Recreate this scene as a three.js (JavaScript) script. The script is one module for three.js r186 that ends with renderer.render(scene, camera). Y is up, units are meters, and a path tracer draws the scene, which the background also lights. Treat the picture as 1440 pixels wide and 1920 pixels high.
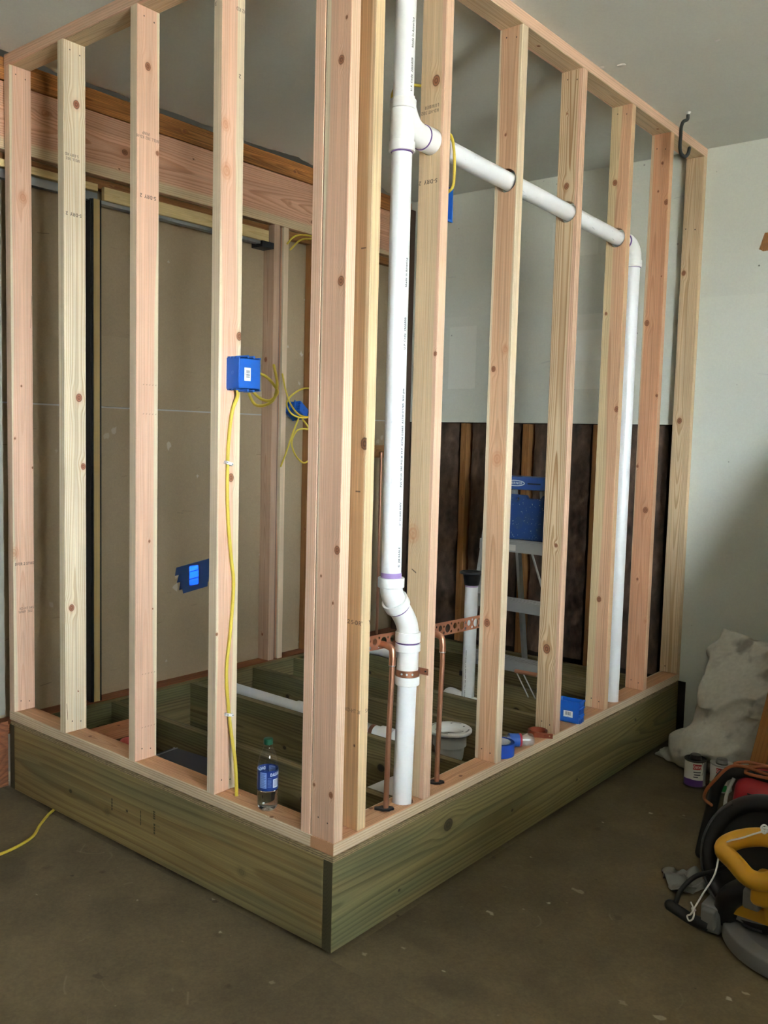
import * as THREE from 'three';
import { mergeGeometries } from 'three/addons/utils/BufferGeometryUtils.js';
import { RoundedBoxGeometry } from 'three/addons/geometries/RoundedBoxGeometry.js';

// ---------------------------------------------------------------- camera, sky, sun, exposure
const scene = new THREE.Scene();
const renderer = new THREE.WebGLRenderer({ antialias: true });
renderer.toneMapping = THREE.LinearToneMapping;
renderer.toneMappingExposure = 4.55;
renderer.shadowMap.enabled = true;
const camera = new THREE.PerspectiveCamera(2 * Math.atan(960 / 1678.26) * 180 / Math.PI, 0.75, 0.05, 100);
camera.position.set(1.6236, 1.484, 1.8101);
camera.rotation.set(-0.083, 0.6827, 0.0259, 'YXZ');
scene.add(camera);
scene.background = new THREE.Color().setRGB(0.88, 1.0, 1.08);      // bright overcast sky
scene.backgroundIntensity = 24;
const sun = new THREE.DirectionalLight(new THREE.Color().setRGB(1, 0.95, 0.86), 30);
sun.position.set(9, 12, -6); sun.target.position.set(6, 0, 2);
sun.castShadow = true; sun.shadow.radius = 3; sun.shadow.mapSize.set(2048, 2048);
Object.assign(sun.shadow.camera, { left: -14, right: 14, top: 14, bottom: -14, near: 0.5, far: 60 });
scene.add(sun, sun.target);

// ---------------------------------------------------------------- helpers
function rng(seed) { let s = seed >>> 0; return () => { s = (s + 0x6D2B79F5) >>> 0; let t = Math.imul(s ^ (s >>> 15), 1 | s); t = (t + Math.imul(t ^ (t >>> 7), 61 | t)) ^ t; return ((t ^ (t >>> 14)) >>> 0) / 4294967296; }; }
function hash(ix, iy, s) { let h = Math.imul(ix, 374761393) + Math.imul(iy, 668265263) + Math.imul(s, 974634777); h = Math.imul(h ^ (h >>> 13), 1274126177); return ((h ^ (h >>> 16)) >>> 0) / 4294967296; }
function vn(x, y, s = 0) {
  const ix = Math.floor(x), iy = Math.floor(y), fx = x - ix, fy = y - iy, u = fx * fx * (3 - 2 * fx), v = fy * fy * (3 - 2 * fy);
  const a = hash(ix, iy, s), b = hash(ix + 1, iy, s), c = hash(ix, iy + 1, s), d = hash(ix + 1, iy + 1, s);
  return a + (b - a) * u + (c - a) * v + (a - b - c + d) * u * v;
}
const fbm = (x, y, s, o = 4) => { let r = 0, a = 0.5, n = 0; for (let i = 0; i < o; i++) { r += a * vn(x, y, s + i * 17); n += a; a *= 0.5; x *= 2.03; y *= 2.03; } return r / n; };
const clamp = (x, a = 0, b = 1) => Math.min(b, Math.max(a, x)), sstep = (a, b, x) => { const t = clamp((x - a) / (b - a)); return t * t * (3 - 2 * t); }, mix = (a, b, t) => a + (b - a) * t;
const used = {};
function numbered(n) { used[n] = (used[n] ?? -1) + 1; return used[n] ? n + '_' + String(used[n]).padStart(3, '0') : n; }
function sh(m) { m.castShadow = m.receiveShadow = true; return m; }
function tag(o, label, category, group) { o.userData.label = label; o.userData.category = category; if (group) o.userData.group = group; return o; }
function thing(name, label, category, pos = [0, 0, 0], group) { const g = new THREE.Group(); g.name = numbered(name); g.position.set(...pos); scene.add(g); return tag(g, label, category, group); }
function part(name, geo, mat, parent) { const m = sh(new THREE.Mesh(Array.isArray(geo) ? (geo.length > 1 ? mergeGeometries(geo.map(g => { const q = g.index ? g.toNonIndexed() : g; for (const k of Object.keys(q.attributes)) if (!['position', 'normal', 'uv'].includes(k)) q.deleteAttribute(k); return q; })) : geo[0]) : geo, mat)); m.name = name; parent.add(m); return m; }
function solo(name, geo, mat, label, category, pos, group) { const m = part(numbered(name), geo, mat, scene); if (pos) m.position.set(...pos); return tag(m, label, category, group); }
function structure(name, geo, mat, pos, parent = scene) { const m = part(name, geo, mat, parent); if (pos) m.position.set(...pos); if (parent === scene) m.userData.kind = 'structure'; return m; }
const box = (x0, x1, y0, y1, z0, z1) => new THREE.BoxGeometry(x1 - x0, y1 - y0, z1 - z0).translate((x0 + x1) / 2, (y0 + y1) / 2, (z0 + z1) / 2);
const V = (...a) => new THREE.Vector3(...a);
const rbox = (x0, x1, y0, y1, z0, z1, r = 0.004) => new RoundedBoxGeometry(x1 - x0, y1 - y0, z1 - z0, 2, r).translate((x0 + x1) / 2, (y0 + y1) / 2, (z0 + z1) / 2);
function rod(a, b, r, r2 = r, seg = 20) { const A = V(...a), B = V(...b), d = B.clone().sub(A); const g = new THREE.CylinderGeometry(r2, r, d.length(), seg, 1); g.applyQuaternion(new THREE.Quaternion().setFromUnitVectors(V(0, 1, 0), d.clone().normalize())); return g.translate(...A.add(B).multiplyScalar(0.5).toArray()); }
function tube(pts, r, seg = 60, rs = 10, closed = false) { return new THREE.TubeGeometry(new THREE.CatmullRomCurve3(pts.map(p => V(...p)), closed, 'centripetal'), seg, r, rs, closed); }
function capped(pts, r, seg = 60, rs = 10) { const f = pts[0], l = pts[pts.length - 1]; return [tube(pts, r, seg, rs), new THREE.SphereGeometry(r, rs, 6).translate(...f), new THREE.SphereGeometry(r, rs, 6).translate(...l)]; }
const lathe = (pts, seg = 32) => new THREE.LatheGeometry(pts.map(p => new THREE.Vector2(...p)), seg);
function ext(pts, depth, holes = [], bevel = 0) { const s = new THREE.Shape(pts.map(p => new THREE.Vector2(...p))); for (const h of holes) s.holes.push(h); return new THREE.ExtrudeGeometry(s, { depth: depth - 2 * bevel, bevelEnabled: bevel > 0, bevelSize: bevel, bevelThickness: bevel, bevelOffset: -bevel, bevelSegments: 1, curveSegments: 20 }).translate(0, 0, bevel); }
const circ = (x, y, r) => { const p = new THREE.Path(); p.absarc(x, y, r, 0, Math.PI * 2, true); return p; };
function basis(o, x, y, z, p) { const m = new THREE.Matrix4().makeBasis(V(...x), V(...y), V(...z)); o.quaternion.setFromRotationMatrix(m); o.position.set(...p); return o; }
const lin = (r, g, b) => new THREE.Color().setRGB(r, g, b);
const std = (color, roughness = 0.8, o = {}) => new THREE.MeshPhysicalMaterial({ color, roughness, ...o });
function canvas(w, h) { const c = document.createElement('canvas'); c.width = w; c.height = h; return c; }
function ctex(c, o = {}) { const t = new THREE.CanvasTexture(c); t.colorSpace = o.data ? THREE.NoColorSpace : THREE.SRGBColorSpace; t.wrapS = t.wrapT = THREE.RepeatWrapping; t.magFilter = THREE.LinearFilter; t.anisotropy = 8; if (o.repeat) t.repeat.set(...o.repeat); return t; }
function pixels(w, h, f) { const c = canvas(w, h), x = c.getContext('2d'), im = x.createImageData(w, h), d = im.data; const o = [0, 0, 0]; for (let j = 0, k = 0; j < h; j++) for (let i = 0; i < w; i++, k += 4) { f(i, j, o); d[k] = o[0]; d[k + 1] = o[1]; d[k + 2] = o[2]; d[k + 3] = 255; } x.putImageData(im, 0, 0); return c; }

// ---------------------------------------------------------------- timber
// atlas: wide face 0..0.68, narrow face 0.68..0.94, end grain 0.94..1
const UW = 0.68, UN = 0.94;
function woodCanvas(o) {
  const { wide = 0.089, thick = 0.038, len = 2.52, W = 352, H = 2048, seed = 1, early, late, sap, sapL = 0, sapR = 0, freq = 230, depth = 0.03, xc = 0.5, contrast = 0.5, knots = [], streak = 0.07, green } = o;
  const ww = Math.round(W * UW), nw = Math.round(W * UN) - ww;
  const wobA = [], dep = [], cen = [];
  for (let j = 0; j < H; j++) { const y = (1 - j / H) * len; wobA[j] = (fbm(y * 1.1, 3.3, seed) - 0.5) * 0.03; dep[j] = depth * (0.15 + 1.7 * fbm(y * 0.7, 9.1, seed + 5, 2)); cen[j] = xc * wide + (fbm(y * 0.6, 1.7, seed + 9, 2) - 0.5) * 0.03; }
  const kn = knots.map(k => ({ x: k[0] * wide, y: k[1] * len, r: k[2] * (o.ks ?? 1) / 1150, soft: k[3] }));
  const E = early, L = late, S = sap ?? early;
  return pixels(W, H, (i, j, out) => {
    const y = (1 - j / H) * len; let x, s, nar = false;
    if (i < ww) { s = i / ww; x = s * wide; } else if (i < ww + nw) { nar = true; s = (i - ww) / nw; x = s * thick; } else { // end grain
      const yy = (j % 96) / 96, xx = (i - ww - nw) / (W - ww - nw), rr = Math.hypot((xx - 0.2) * 1.0, yy + 0.5) * 16, t = rr % 1, l = sstep(0.5, 0.95, t) * 0.55;
      for (let c = 0; c < 3; c++) out[c] = mix(E[c], L[c], l + 0.25) * (o.endMul ?? 1); return;
    }
    let xs = x, kd = 9, kk = null;
    if (!nar) for (const k of kn) { const dx = x - k.x, dy = y - k.y; if (Math.abs(dy) > k.r * 14) continue; const e = Math.exp(-((dx / (k.r * 2.4)) ** 2) - ((dy / (k.r * 4.5)) ** 2)); xs -= dx * 0.9 * e; xs += e * 0.004 * Math.sin(dy / k.r * 0.9); const d = Math.hypot(dx, dy / 1.25) / k.r; if (d < kd) { kd = d; kk = k; } }
    const r = nar ? (x + 0.4 * wide + wobA[j] * 0.4) * 1.0 : Math.hypot(xs - cen[j], dep[j]) + wobA[j] * 0.25;
    const ring = r * freq * (nar ? 0.55 : 1) + vn(x * 60, y * 2.2, seed + 31) * 0.5, t = ring - Math.floor(ring);
    let l = sstep(0.35, 0.9, t) * (1 - sstep(0.93, 1, t)) * contrast * (0.65 + 0.7 * vn(ring | 0, 5, seed));
    let sp = 0; if (!nar) { const e = (vn(y * 2, 7, seed + 3) - 0.5) * 0.22; if (sapL) sp = Math.max(sp, 1 - sstep(sapL - 0.05, sapL + 0.04, s + e)); if (sapR) sp = Math.max(sp, sstep(1 - sapR - 0.04, 1 - sapR + 0.05, s + e)); } else sp = sapR ? 0.8 : sapL ? 0.35 : 0;
    const fine = 1 + (vn(x * 1500, y * 9, seed + 40) - 0.5) * streak + (vn(x * 300, y * 3, seed + 41) - 0.5) * streak + (fbm(x * 20, y * 2.5, seed + 42, 3) - 0.5) * streak * 2;
    for (let c = 0; c < 3; c++) out[c] = mix(mix(E[c], S[c], sp), mix(L[c], S[c] * 0.86, sp * 0.6), l) * fine;
    if (green) { const g = sstep(0.5, 0.75, fbm(x * 9, y * 1.6, seed + 60, 3)) * 0.6; for (let c = 0; c < 3; c++) out[c] = mix(out[c], green[c] * fine * (1 - 0.25 * l), g); }
    if (kk) {
      const K = o.knotColor ?? [150, 92, 60];
      if (!kk.soft && kd < 1.25) { const n = vn(x * 900, y * 900, seed + 70) * 0.25, a = (1 - sstep(0.85, 1.1, kd + n * 0.4)) * 0.85, ringk = 0.8 + 0.25 * Math.sin(kd * 11 + n * 6) - 0.35 * sstep(0.72, 0.98, kd); for (let c = 0; c < 3; c++) out[c] = mix(out[c], K[c] * ringk, a); }
      const halo = Math.exp(-((kd - 0.6) ** 2) / (kk.soft ? 1.2 : 0.7)) * (kk.soft ? 0.5 : 0.22); for (let c = 0; c < 3; c++) out[c] = mix(out[c], K[c] * 1.25, halo * (kk.soft ? 0.75 + 0.25 * Math.sin(kd * 9) : 1));
    }
  });
}
function woodMat(o, marks) {
  const c = woodCanvas(o);
  if (marks) { const x = c.getContext('2d'), W = c.width, H = c.height, ww = W * UW, wide = o.wide ?? 0.089, len = o.len ?? 2.52; marks({ x, stamp(text, u, v, size, flip = true, alpha = 0.62) { x.save(); x.translate(u * ww, (1 - v) * H); x.scale(ww / wide, H / len); if (flip) x.rotate(Math.PI); x.fillStyle = `rgba(45,34,32,${alpha})`; x.textAlign = 'center'; x.textBaseline = 'middle'; x.scale(size / 12.5, size / 12.5); x.font = 'bold 20px sans-serif'; text.split('\n').forEach((t, i) => x.fillText(t, 0, i * 22)); x.restore(); }, dot(u, v, r, col = 'rgba(50,38,34,0.8)') { x.save(); x.translate(u * ww, (1 - v) * H); x.scale(ww / wide, H / len); x.fillStyle = col; x.beginPath(); x.arc(0, 0, r, 0, 7); x.fill(); x.restore(); }, line(u0, v0, u1, v1, w, col = 'rgba(60,45,38,0.7)') { x.strokeStyle = col; x.lineWidth = w; x.beginPath(); x.moveTo(u0 * ww, (1 - v0) * H); x.lineTo(u1 * ww, (1 - v1) * H); x.stroke(); } }); }
  return new THREE.MeshPhysicalMaterial({ map: ctex(c), roughness: 0.72 });
}
function timber(wide, len, thick, holes = [], b = 0.0018) {
  const g = ext([[-wide / 2, -len / 2], [wide / 2, -len / 2], [wide / 2, len / 2], [-wide / 2, len / 2]], thick, holes.map(h => circ(...h)), b).translate(0, 0, -thick / 2);
  const p = g.attributes.position, n = g.attributes.normal, uv = g.attributes.uv;
  for (let i = 0; i < p.count; i++) {
    const x = p.getX(i), y = p.getY(i), z = p.getZ(i), nx = Math.abs(n.getX(i)), ny = Math.abs(n.getY(i)), nz = Math.abs(n.getZ(i));
    if (nz >= nx && nz >= ny) uv.setXY(i, clamp(x / wide + 0.5) * (UW - 0.004) + 0.002, y / len + 0.5);
    else if (nx >= ny) uv.setXY(i, UW + 0.004 + clamp(z / thick + 0.5) * (UN - UW - 0.008), y / len + 0.5);
    else uv.setXY(i, UN + 0.004 + clamp(z / thick + 0.5) * (1 - UN - 0.008), clamp(x / wide + 0.5) * 0.0625);
  }
  return g;
}
const X = [1, 0, 0], Y = [0, 1, 0], Z = [0, 0, 1], NX = [-1, 0, 0];
const faceZ = (m, p) => basis(m, X, Y, Z, p);            // upright, wide face to +z
const faceX = (m, p) => basis(m, [0, 0, -1], Y, X, p);   // upright, wide face to +x
const flatX = (m, p) => basis(m, Z, X, Y, p);            // lying flat along x
const flatZ = (m, p) => basis(m, NX, Z, Y, p);           // lying flat along z
const edgeX = (m, p) => basis(m, Y, NX, Z, p);           // on edge along x
const edgeZ = (m, p) => basis(m, Y, Z, X, p);            // on edge along z
// ---------------------------------------------------------------- the setting
const CEIL = 2.905, BACK = -2.58, LW = -1.79;
const concrete = pixels(2048, 2048, (i, j, o) => {
  const x = i / 2048 * 4.4, y = j / 2048 * 4.4, a = fbm(x * 1.3, y * 1.3, 11, 5), b = fbm(x * 7, y * 7, 21, 4), c = vn(x * 230, y * 230, 31), d = vn(x * 90, y * 90, 32);
  let k = 0.82 + (a - 0.5) * 0.42 + (b - 0.5) * 0.24 + (c - 0.5) * 0.10 + (d - 0.5) * 0.06;
  const st = sstep(0.66, 0.8, fbm(x * 3.1, y * 4.2, 77, 3)); k *= 1 - 0.12 * st;
  o[0] = 120 * k; o[1] = 105 * k; o[2] = 77 * k;
});
{ const x = concrete.getContext('2d'), r = rng(5); // paint drips and scuffs
  for (let i = 0; i < 420; i++) { const px = r() * 2048, py = r() * 2048, s = 0.7 + r() * r() * 9; x.fillStyle = `rgba(${r() < 0.75 ? '196,190,172' : '52,45,36'},${0.25 + r() * 0.5})`; x.beginPath(); for (let k = 0; k < 9; k++) { const a = k / 9 * 6.28, q = s * (0.3 + r() * 0.9); x.lineTo(px + Math.cos(a) * q * 1.5, py + Math.sin(a) * q); } x.fill(); }
  for (let i = 0; i < 150; i++) { const px = r() * 2048, py = r() * 2048, s = 3 + r() * r() * 16; x.fillStyle = `rgba(40,32,22,${0.05 + r() * 0.12})`; for (let q = 0; q < 3; q++) { x.beginPath(); x.ellipse(px + (r() - 0.5) * s, py + (r() - 0.5) * s, s * (0.5 + r() * 0.6), s * (0.3 + r() * 0.5), r() * 3, 0, 7); x.fill(); } }
  for (let i = 0; i < 200; i++) { const px = r() * 2048, py = r() * 2048, a = r() * 6.28, l = 6 + r() * r() * 46; x.strokeStyle = `rgba(190,182,160,${0.08 + r() * 0.14})`; x.lineWidth = 0.8 + r() * 2; x.beginPath(); x.moveTo(px, py); x.quadraticCurveTo(px + Math.cos(a) * l * 0.6 + r() * 10, py + Math.sin(a) * l * 0.6, px + Math.cos(a + 0.4) * l, py + Math.sin(a + 0.4) * l); x.stroke(); }
}
function planarUV(g, s, ax = 'xz') { const p = g.attributes.position, uv = g.attributes.uv; for (let i = 0; i < p.count; i++) uv.setXY(i, p['get' + ax[0].toUpperCase()](i) / s, p['get' + ax[1].toUpperCase()](i) / s); return g; }
const concreteMat = std(0xffffff, 0.78, { map: ctex(concrete) });
structure('floor', planarUV(box(-2.05, 4.72, -0.12, 0, -2.9, 5.72), 4.4), concreteMat);
const paint = pixels(1024, 1024, (i, j, o) => { const x = i / 1024, y = j / 1024, k = 0.97 + (fbm(x * 5, y * 5, 3, 4) - 0.5) * 0.05 + (vn(x * 400, y * 400, 8) - 0.5) * 0.02; o[0] = 219 * k; o[1] = 222 * k; o[2] = 213 * k; });
const paintMat = std(0xffffff, 0.85, { map: ctex(paint) });
// ceiling with the torn drywall edge over the header
{ const pts = []; for (let i = 0; i <= 60; i++) { const z = -2.60 + i / 60 * 2.75; pts.push([-1.765 + (vn(z * 9, 1, 4) - 0.5) * 0.04 + (vn(z * 45, 2, 4) - 0.5) * 0.026 + 0.012, z]); } pts.push([-1.79, 0.15], [-1.79, 5.6], [4.6, 5.6], [4.6, -2.6]);
  const g = ext(pts.map(p => [p[0], p[1]]), 0.014).rotateX(Math.PI / 2).translate(0, CEIL + 0.014, 0); planarUV(g, 2.2); structure('ceiling', g, paintMat); }
structure('roof_deck', box(-2.05, 4.72, 3.02, 3.1, -2.9, 5.72), std(lin(0.3, 0.27, 0.22), 0.9));
// back wall: drywall above the opened insulation bays and full height outside the new room
const wallPaint = pixels(1024, 1024, (i, j, o) => { const x = i / 1024, y = j / 1024; let k = 0.96 + (fbm(x * 4, y * 4, 13, 4) - 0.5) * 0.07 + (vn(x * 400, y * 400, 18) - 0.5) * 0.02; o[0] = 222 * k; o[1] = 225 * k; o[2] = 213 * k; });
{ const x = wallPaint.getContext('2d'), r = rng(9); for (let i = 0; i < 40; i++) { x.fillStyle = `rgba(60,58,52,${0.3 + r() * 0.4})`; x.beginPath(); x.arc(r() * 1024, r() * 1024, 0.6 + r() * 1.6, 0, 7); x.fill(); }
  for (let i = 0; i < 12; i++) { x.strokeStyle = `rgba(90,100,114,${0.06 + r() * 0.12})`; x.lineWidth = 1 + r() * 2; const a = r() * 1024, b = r() * 1024; x.beginPath(); x.moveTo(a, b); x.lineTo(a + 20 + r() * 60, b + (r() - 0.5) * 16); x.stroke(); }
  for (let i = 0; i < 5; i++) { x.fillStyle = 'rgba(244,243,236,0.35)'; x.fillRect(r() * 900, r() * 900, 60 + r() * 90, 60 + r() * 160); } }
const wallMat = std(0xffffff, 0.85, { map: ctex(wallPaint) });
const wb = new THREE.Shape([[-1.90, CEIL + 0.02], [-1.90, 1.585], [-0.012, 1.585], [-0.012, 0.3], [0.034, 0.3], [0.034, 0.0], [4.6, 0], [4.6, CEIL + 0.02]].map(p => new THREE.Vector2(...p)));
{ const hp = new THREE.Path([[0.262, 2.405], [0.285, 2.392], [0.41, 2.40], [0.42, 2.47], [0.38, 2.482], [0.283, 2.478], [0.272, 2.44]].map(p => new THREE.Vector2(...p))); wb.holes.push(hp);
  const g = new THREE.ExtrudeGeometry(wb, { depth: 0.0125, bevelEnabled: false }).translate(0, 0, BACK - 0.0125); planarUV(g, 2.2, 'xy'); structure('wall_back', g, wallMat); }
const oldWood = woodMat({ early: [158, 112, 66], late: [118, 76, 40], seed: 91, contrast: 0.6, H: 1024, len: 2.5, knots: [[0.4, 0.3, 9], [0.6, 0.72, 8]] });
const wallFrame = thing('back_wall_framing', 'old brown studs of the back wall between dark kraft paper insulation', 'wall framing');
for (const x of [-1.367, -0.948, -0.519, -0.09]) faceZ(part('stud', timber(0.042, 1.58, 0.08), oldWood, wallFrame), [x, 0.79, -2.634]);
faceZ(part('sheathing', box(-2.0, 0.06, 0, 1.6, -0.006, 0.006), std(lin(0.05, 0.04, 0.032), 0.95), wallFrame), [0, 0, -2.69]);
part('exposed_stud', box(0.25, 0.44, 2.38, 2.50, -2.66, -2.60), oldWood, wallFrame);
const kraftC = pixels(512, 1024, (i, j, o) => { const x = i / 512, y = j / 1024, w = fbm(x * 9, y * 14, 41, 5), k = 0.75 + (w - 0.5) * 0.9 + (vn(x * 200, y * 300, 44) - 0.5) * 0.12; o[0] = 112 * k; o[1] = 90 * k; o[2] = 75 * k; });
const kraftMat = std(0xffffff, 0.5, { map: ctex(kraftC) });
[[-1.88, -1.41], [-1.324, -0.992], [-0.905, -0.563], [-0.475, -0.134], [-0.046, 0.02]].forEach(([x0, x1], b) => {
  const nx = 28, ny = 96, g = new THREE.PlaneGeometry(x1 - x0, 1.28, nx, ny), p = g.attributes.position;
  for (let i = 0; i < p.count; i++) { const u = (p.getX(i) / (x1 - x0) + 0.5), X0 = p.getX(i), Y0 = p.getY(i); p.setZ(i, 0.016 * Math.max(0, Math.sin(Math.PI * u)) ** 0.6 + (fbm(X0 * 14 + b * 7, Y0 * 11, 51 + b, 4) - 0.5) * 0.035 - 0.012); }
  g.computeVertexNormals();
  const m = part('insulation_batt', g, kraftMat, wallFrame); m.position.set((x0 + x1) / 2, 0.94, -2.607);
});
// left wall: brown paper back of the drywall in the pocket door bay
const paperC = pixels(1024, 1024, (i, j, o) => { const x = i / 1024, y = j / 1024, k = 0.95 + (fbm(x * 5, y * 3, 61, 5) - 0.5) * 0.16 + (vn(x * 500, y * 500, 64) - 0.5) * 0.05; o[0] = 174 * k; o[1] = 154 * k; o[2] = 123 * k; });
{ const x = paperC.getContext('2d'), r = rng(23); for (let i = 0; i < 26; i++) { const px = r() * 1024, py = r() * 1024; x.fillStyle = `rgba(205,196,182,${0.25 + r() * 0.5})`; x.beginPath(); const s = 3 + r() * 9; for (let k = 0; k < 8; k++) { const a = k / 8 * 6.28, q = s * (0.3 + r()); x.lineTo(px + Math.cos(a) * q, py + Math.sin(a) * q * 1.3); } x.fill(); }
  for (let i = 0; i < 30; i++) { x.strokeStyle = `rgba(70,58,44,${0.15 + r() * 0.3})`; x.lineWidth = 0.8 + r(); const a = r() * 1024, b = r() * 1024; x.beginPath(); x.moveTo(a, b); x.lineTo(a + 8 + r() * 30, b + (r() - 0.5) * 8); x.stroke(); } }
const paperMat = std(0xffffff, 0.92, { map: ctex(paperC) });
const rr = (x0, y0, x1, y1, r) => { const p = new THREE.Path(); p.moveTo(x0 + r, y0); p.lineTo(x1 - r, y0); p.quadraticCurveTo(x1, y0, x1, y0 + r); p.lineTo(x1, y1 - r); p.quadraticCurveTo(x1, y1, x1 - r, y1); p.lineTo(x0 + r, y1); p.quadraticCurveTo(x0, y1, x0, y1 - r); p.lineTo(x0, y0 + r); p.quadraticCurveTo(x0, y0, x0 + r, y0); return p; };
{ // sheets drawn in (z, y); the outlet cut-out behind the tape lets light through from the room beyond
  const sheet = (y0, y1, holes) => { const g = ext([[-2.6, y0], [0.02, y0], [0.02, y1], [-2.6, y1]], 0.0125, holes); g.rotateY(-Math.PI / 2); planarUV(g, 1.9, 'zy'); return g; };
  const wl = structure('wall_left', sheet(0.28, 1.583, [rr(-1.036, 0.733, -0.982, 0.828, 0.008)]), paperMat, [-1.874, 0, 0]);
  part('drywall_sheet', sheet(1.59, 2.62, []), paperMat, wl);
  part('gypsum_edge', box(-0.0172, -0.0125, 1.575, 1.6, -2.6, 0.02), std(lin(0.5, 0.49, 0.45), 0.9), wl);
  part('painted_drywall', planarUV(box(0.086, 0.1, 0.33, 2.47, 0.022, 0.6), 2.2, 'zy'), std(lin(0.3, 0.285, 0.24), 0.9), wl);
  part('panelling', box(0.086, 0.1, 0.33, 2.47, 0.6, 5.6), std(lin(0.14, 0.11, 0.08), 0.9), wl);
  part('painted_drywall', box(0.086, 0.1, 2.9, 3.02, 0.022, 5.6), paintMat, wl);
}
structure('wall_left_outer', box(-2.05, -1.99, 0, 3.02, -2.9, 5.72), std(lin(0.5, 0.48, 0.42), 0.9));
structure('wall_back_outer', box(-2.05, 4.72, 0, 3.02, -2.9, -2.72), std(lin(0.3, 0.27, 0.22), 0.9));
const dimWall = std(lin(0.09, 0.075, 0.06), 0.9);
structure('wall_front', box(-2.05, 4.72, 0, 3.02, 5.6, 5.72), dimWall);
// right wall with the open garage doorway that lights the place
{ const D0 = 1.2, D1 = 2.6, DH = 2.25; structure('wall_right', [box(4.6, 4.72, 0, 3.02, -2.9, D0), box(4.6, 4.72, 0, 3.02, D1, 5.72), box(4.6, 4.72, DH, 3.02, D0, D1)], dimWall);
  structure('door_1', [box(4.58, 4.74, 0, DH, D0 - 0.05, D0), box(4.58, 4.74, 0, DH, D1, D1 + 0.05), box(4.58, 4.74, DH, DH + 0.05, D0 - 0.05, D1 + 0.05)], std(lin(0.7, 0.69, 0.65), 0.7)); }
structure('driveway', box(4.72, 40, -0.14, -0.02, -25, 30), std(lin(0.42, 0.40, 0.36), 0.9));
// ---------------------------------------------------------------- treated platform
const Y0 = 0.342, Y1 = 2.862, SL = Y1 - Y0, SY = (Y0 + Y1) / 2;
const TRE = [132, 121, 80], TRL = [98, 86, 52], TRG = [103, 109, 77], TKN = [62, 54, 36];
const treatA = woodMat({ endMul: 0.55, ks: 0.55, wide: 0.266, len: 2.58, W: 512, H: 2048, early: TRE, late: TRL, green: TRG, knotColor: TKN, seed: 201, freq: 95, depth: 0.06, contrast: 0.6, streak: 0.12, knots: [[0.72, 0.78, 44], [0.42, 0.62, 12], [0.25, 0.88, 10], [0.3, 0.42, 12], [0.75, 0.2, 14]] });
const treatB = woodMat({ ks: 0.55, wide: 0.266, len: 1.72, W: 512, H: 2048, early: [140, 122, 78], late: [112, 86, 50], green: [112, 109, 78], knotColor: TKN, seed: 207, freq: 42, depth: 0.07, contrast: 0.55, streak: 0.12, knots: [[0.4, 0.76, 16], [0.36, 0.62, 20, 1], [0.42, 0.2, 20, 1], [0.5, 0.55, 10]] }, m => { const x = m.x; x.save(); x.fillStyle = 'rgba(46,42,24,0.75)'; for (const [u, v, w, h] of [[0.5, 0.605, 60, 9], [0.5, 0.505, 70, 6], [0.5, 0.462, 10, 44], [0.44, 0.46, 50, 10], [0.62, 0.462, 40, 14]]) for (let k = 0; k < 4; k++) x.fillRect(u * 512 * UW - w / 2 + k * w / 4, (1 - v) * 2048, w / 4 - 3, h); x.restore(); });
const treatJ = woodMat({ endMul: 0.55, ks: 0.6, wide: 0.25, len: 1.72, W: 384, H: 1024, early: [126, 113, 77], late: [94, 80, 50], green: [102, 104, 72], knotColor: [48, 40, 28], seed: 213, freq: 110, depth: 0.06, contrast: 0.8, streak: 0.14, knots: [[0.55, 0.3, 30], [0.35, 0.62, 16], [0.6, 0.85, 18], [0.4, 0.08, 20]] });
const plyMat = (() => { const c = pixels(512, 64, (i, j, o) => { const k = 0.9 + (vn(i / 9, j / 3, 71) - 0.5) * 0.3, b = (j % 22) < 9 ? 0.72 : 1; o[0] = 178 * k * b; o[1] = 154 * k * b; o[2] = 114 * k * b; }); return std(0xffffff, 0.85, { map: ctex(c) }); })();
const platform = thing('floor_platform', 'raised floor platform of green pressure treated joists and rim boards', 'platform');
const RB = 0.02, RT = 0.286, RH = RT - RB;
edgeX(part('rim_board', timber(RH, 1.706, 0.038), treatB, platform), [-0.892, RB + RH / 2, -0.019]);
edgeZ(part('rim_board', timber(RH, 2.572, 0.038), treatA, platform), [-0.019, RB + RH / 2, -1.286]);
edgeZ(part('rim_board', timber(RH - 0.002, 2.568, 0.038), treatJ, platform), [-1.765, RB + RH / 2 - 0.001, -1.286]);
for (const z of [-0.45, -0.887, -1.29, -1.585, -1.925, -2.305]) edgeX(part('joist', timber(0.25, 1.70, 0.038), treatJ, platform), [-0.892, 0.161, z - 0.019]);
edgeX(part('joist', timber(0.25, 1.70, 0.038), treatJ, platform), [-0.892, 0.161, -2.55]);
for (const z of [-0.47, -1.31, -1.94]) for (const x of [-1.5, -0.3]) part('shim_block', box(x - 0.09, x + 0.09, 0, 0.036, z - 0.03, z + 0.03), treatJ, platform);
function plyStrip(x0, x1, z0, z1) { const g = box(x0, x1, 0.2862, 0.2995, z0, z1), p = g.attributes.position, uv = g.attributes.uv; for (let i = 0; i < p.count; i++) uv.setXY(i, (p.getX(i) + p.getZ(i)) * 3, (p.getY(i) - 0.286) / 0.018); return g; }
const ply = []; for (const [a, b] of [[-1.772, -1.1], [-1.098, -0.18], [-0.176, 0.0]]) part('plywood_strip', plyStrip(a, b, -0.09, -0.0005), plyMat, platform);
for (const [a, b] of [[-1.25, -0.092], [-2.57, -1.252]]) part('plywood_strip', plyStrip(-0.09, -0.0005, a, b), plyMat, platform);
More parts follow.
